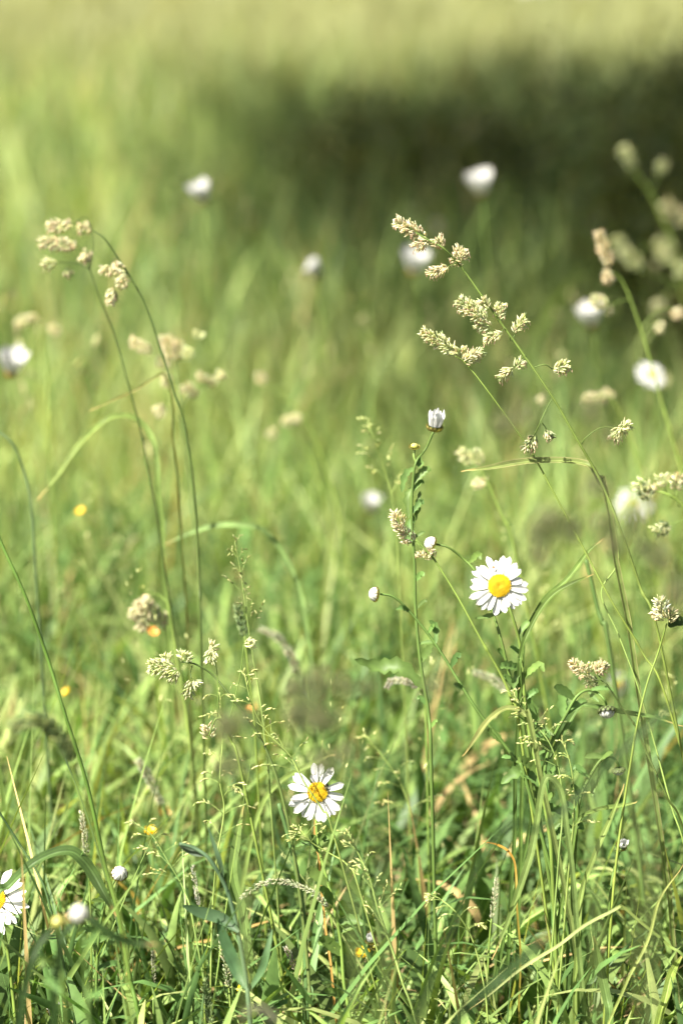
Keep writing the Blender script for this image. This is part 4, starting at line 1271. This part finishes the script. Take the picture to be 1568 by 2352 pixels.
buttercup('red flower glimpsed between dark stems at the bottom edge', 232, 2310, FOCUS + 0.14, .009, (.75, .06, .02), 430, 'poppy', 'poppy', None)


def blossom_clump():
    r = random.Random(77)
    base = P(1235, 30, 21)
    t = thing('white_blossom_plant', 'pale blurred clump of white blossom at the far top edge of the meadow', 'flowering plant', (base.x, base.y, 0))
    L = Vector((base.x, base.y, 0))
    b, m = MB(), MB()
    for k in range(46):
        p = L + Vector((r.gauss(0, .20), r.gauss(0, .15), r.uniform(.34, .80)))
        b.tube(smooth_path([p, L + (p - L) * .5 + Vector((0, 0, .08)), L + Vector((0, 0, -.02))], 3), lambda u: .004, G_STEM, 5)
        n = Vector((r.uniform(-.5, .5), -.6, r.uniform(.3, 1))).normalized()
        nn, x, y = frame_of(n)
        for q in range(6):
            a = q * math.pi / 3
            d = x * math.cos(a) + y * math.sin(a)
            m.blade(smooth_path([p, p + d * .025 + n * .006, p + d * .055], 3), lambda u: .045 * max(.2, math.sin(math.pi * min(.95, .2 + .75 * u))), n, jit((.78, .72, .70), .06, r), None, .1)
    b.build('stem', M_STEM, t)
    m.build('blossom', M_PETAL, t)


blossom_clump()


# ------------------------------------------------------------------ insects
def insect(label, a, b_, n, wid, col, seed, legs=True, cat='insect'):
    """a small beetle lying from a (head) to b_ (tail) on a surface with normal n"""
    ax = (b_ - a)
    L = ax.length
    ax.normalize()
    sd = n.cross(ax).normalized()
    t = thing('beetle', label, cat, a)
    m = MB()
    prof = [(0, .0), (.04, .45), (.12, .62), (.19, .40), (.24, .66), (.34, .8), (.40, .66), (.46, .95), (.65, 1.0), (.85, .75), (.96, .4), (1.0, .02)]
    vs, cs, fs = [], [], []
    for (u, w_) in prof:
        for k in range(8):
            q = 2 * math.pi * k / 8
            vs.append(a + ax * (L * u) + sd * (math.cos(q) * wid * .5 * w_) + n * (wid * .42 + math.sin(q) * wid * .38 * w_))
            cs.append(jit(col, .1) if u < .42 else lerp(col, (.14, .12, .05), .6 if k % 8 in (1, 2, 3) else .1))
    for j in range(len(prof) - 1):
        for k in range(8):
            fs.append((j * 8 + k, j * 8 + (k + 1) % 8, j * 8 + 8 + (k + 1) % 8, j * 8 + 8 + k))
    m.add(vs, fs, cs)
    if legs:
        for u in (.26, .36, .5):
            for s_ in (-1, 1):
                p = a + ax * (L * u) + n * wid * .35
                k1 = p + sd * s_ * wid * .75 + n * wid * .25 + ax * (u - .36) * L * .4
                k2 = p + sd * s_ * wid * 1.15 - n * wid * .35 + ax * (u - .36) * L * .9
                m.tube([p, k1, k2], lambda v: wid * .06, col, 5)
        for s_ in (-1, 1):
            p = a + n * wid * .45
            m.tube([p, p - ax * L * .14 + sd * s_ * wid * .3 + n * wid * .15, p - ax * L * .24 + sd * s_ * wid * .55], lambda v: wid * .04, col, 5)
    m.build('body', M_BUG, t)
    return t


nB = (TOCAM + Vector((-.05, 0, .1))).normalized()
insect('slim dark beetle on the yellow disc of the lower daisy', P(743, 1802, FOCUS - 0.0032), P(754, 1815, FOCUS - 0.0016), nB, 6.5 * PX(), (.03, .03, .015), 1)
insect('tiny orange bug on an upper petal of the full daisy', P(1131, 1300, FOCUS - 0.0005), P(1134, 1306, FOCUS - 0.0005), FN, 4.5 * PX(), (.45, .12, .02), 2)
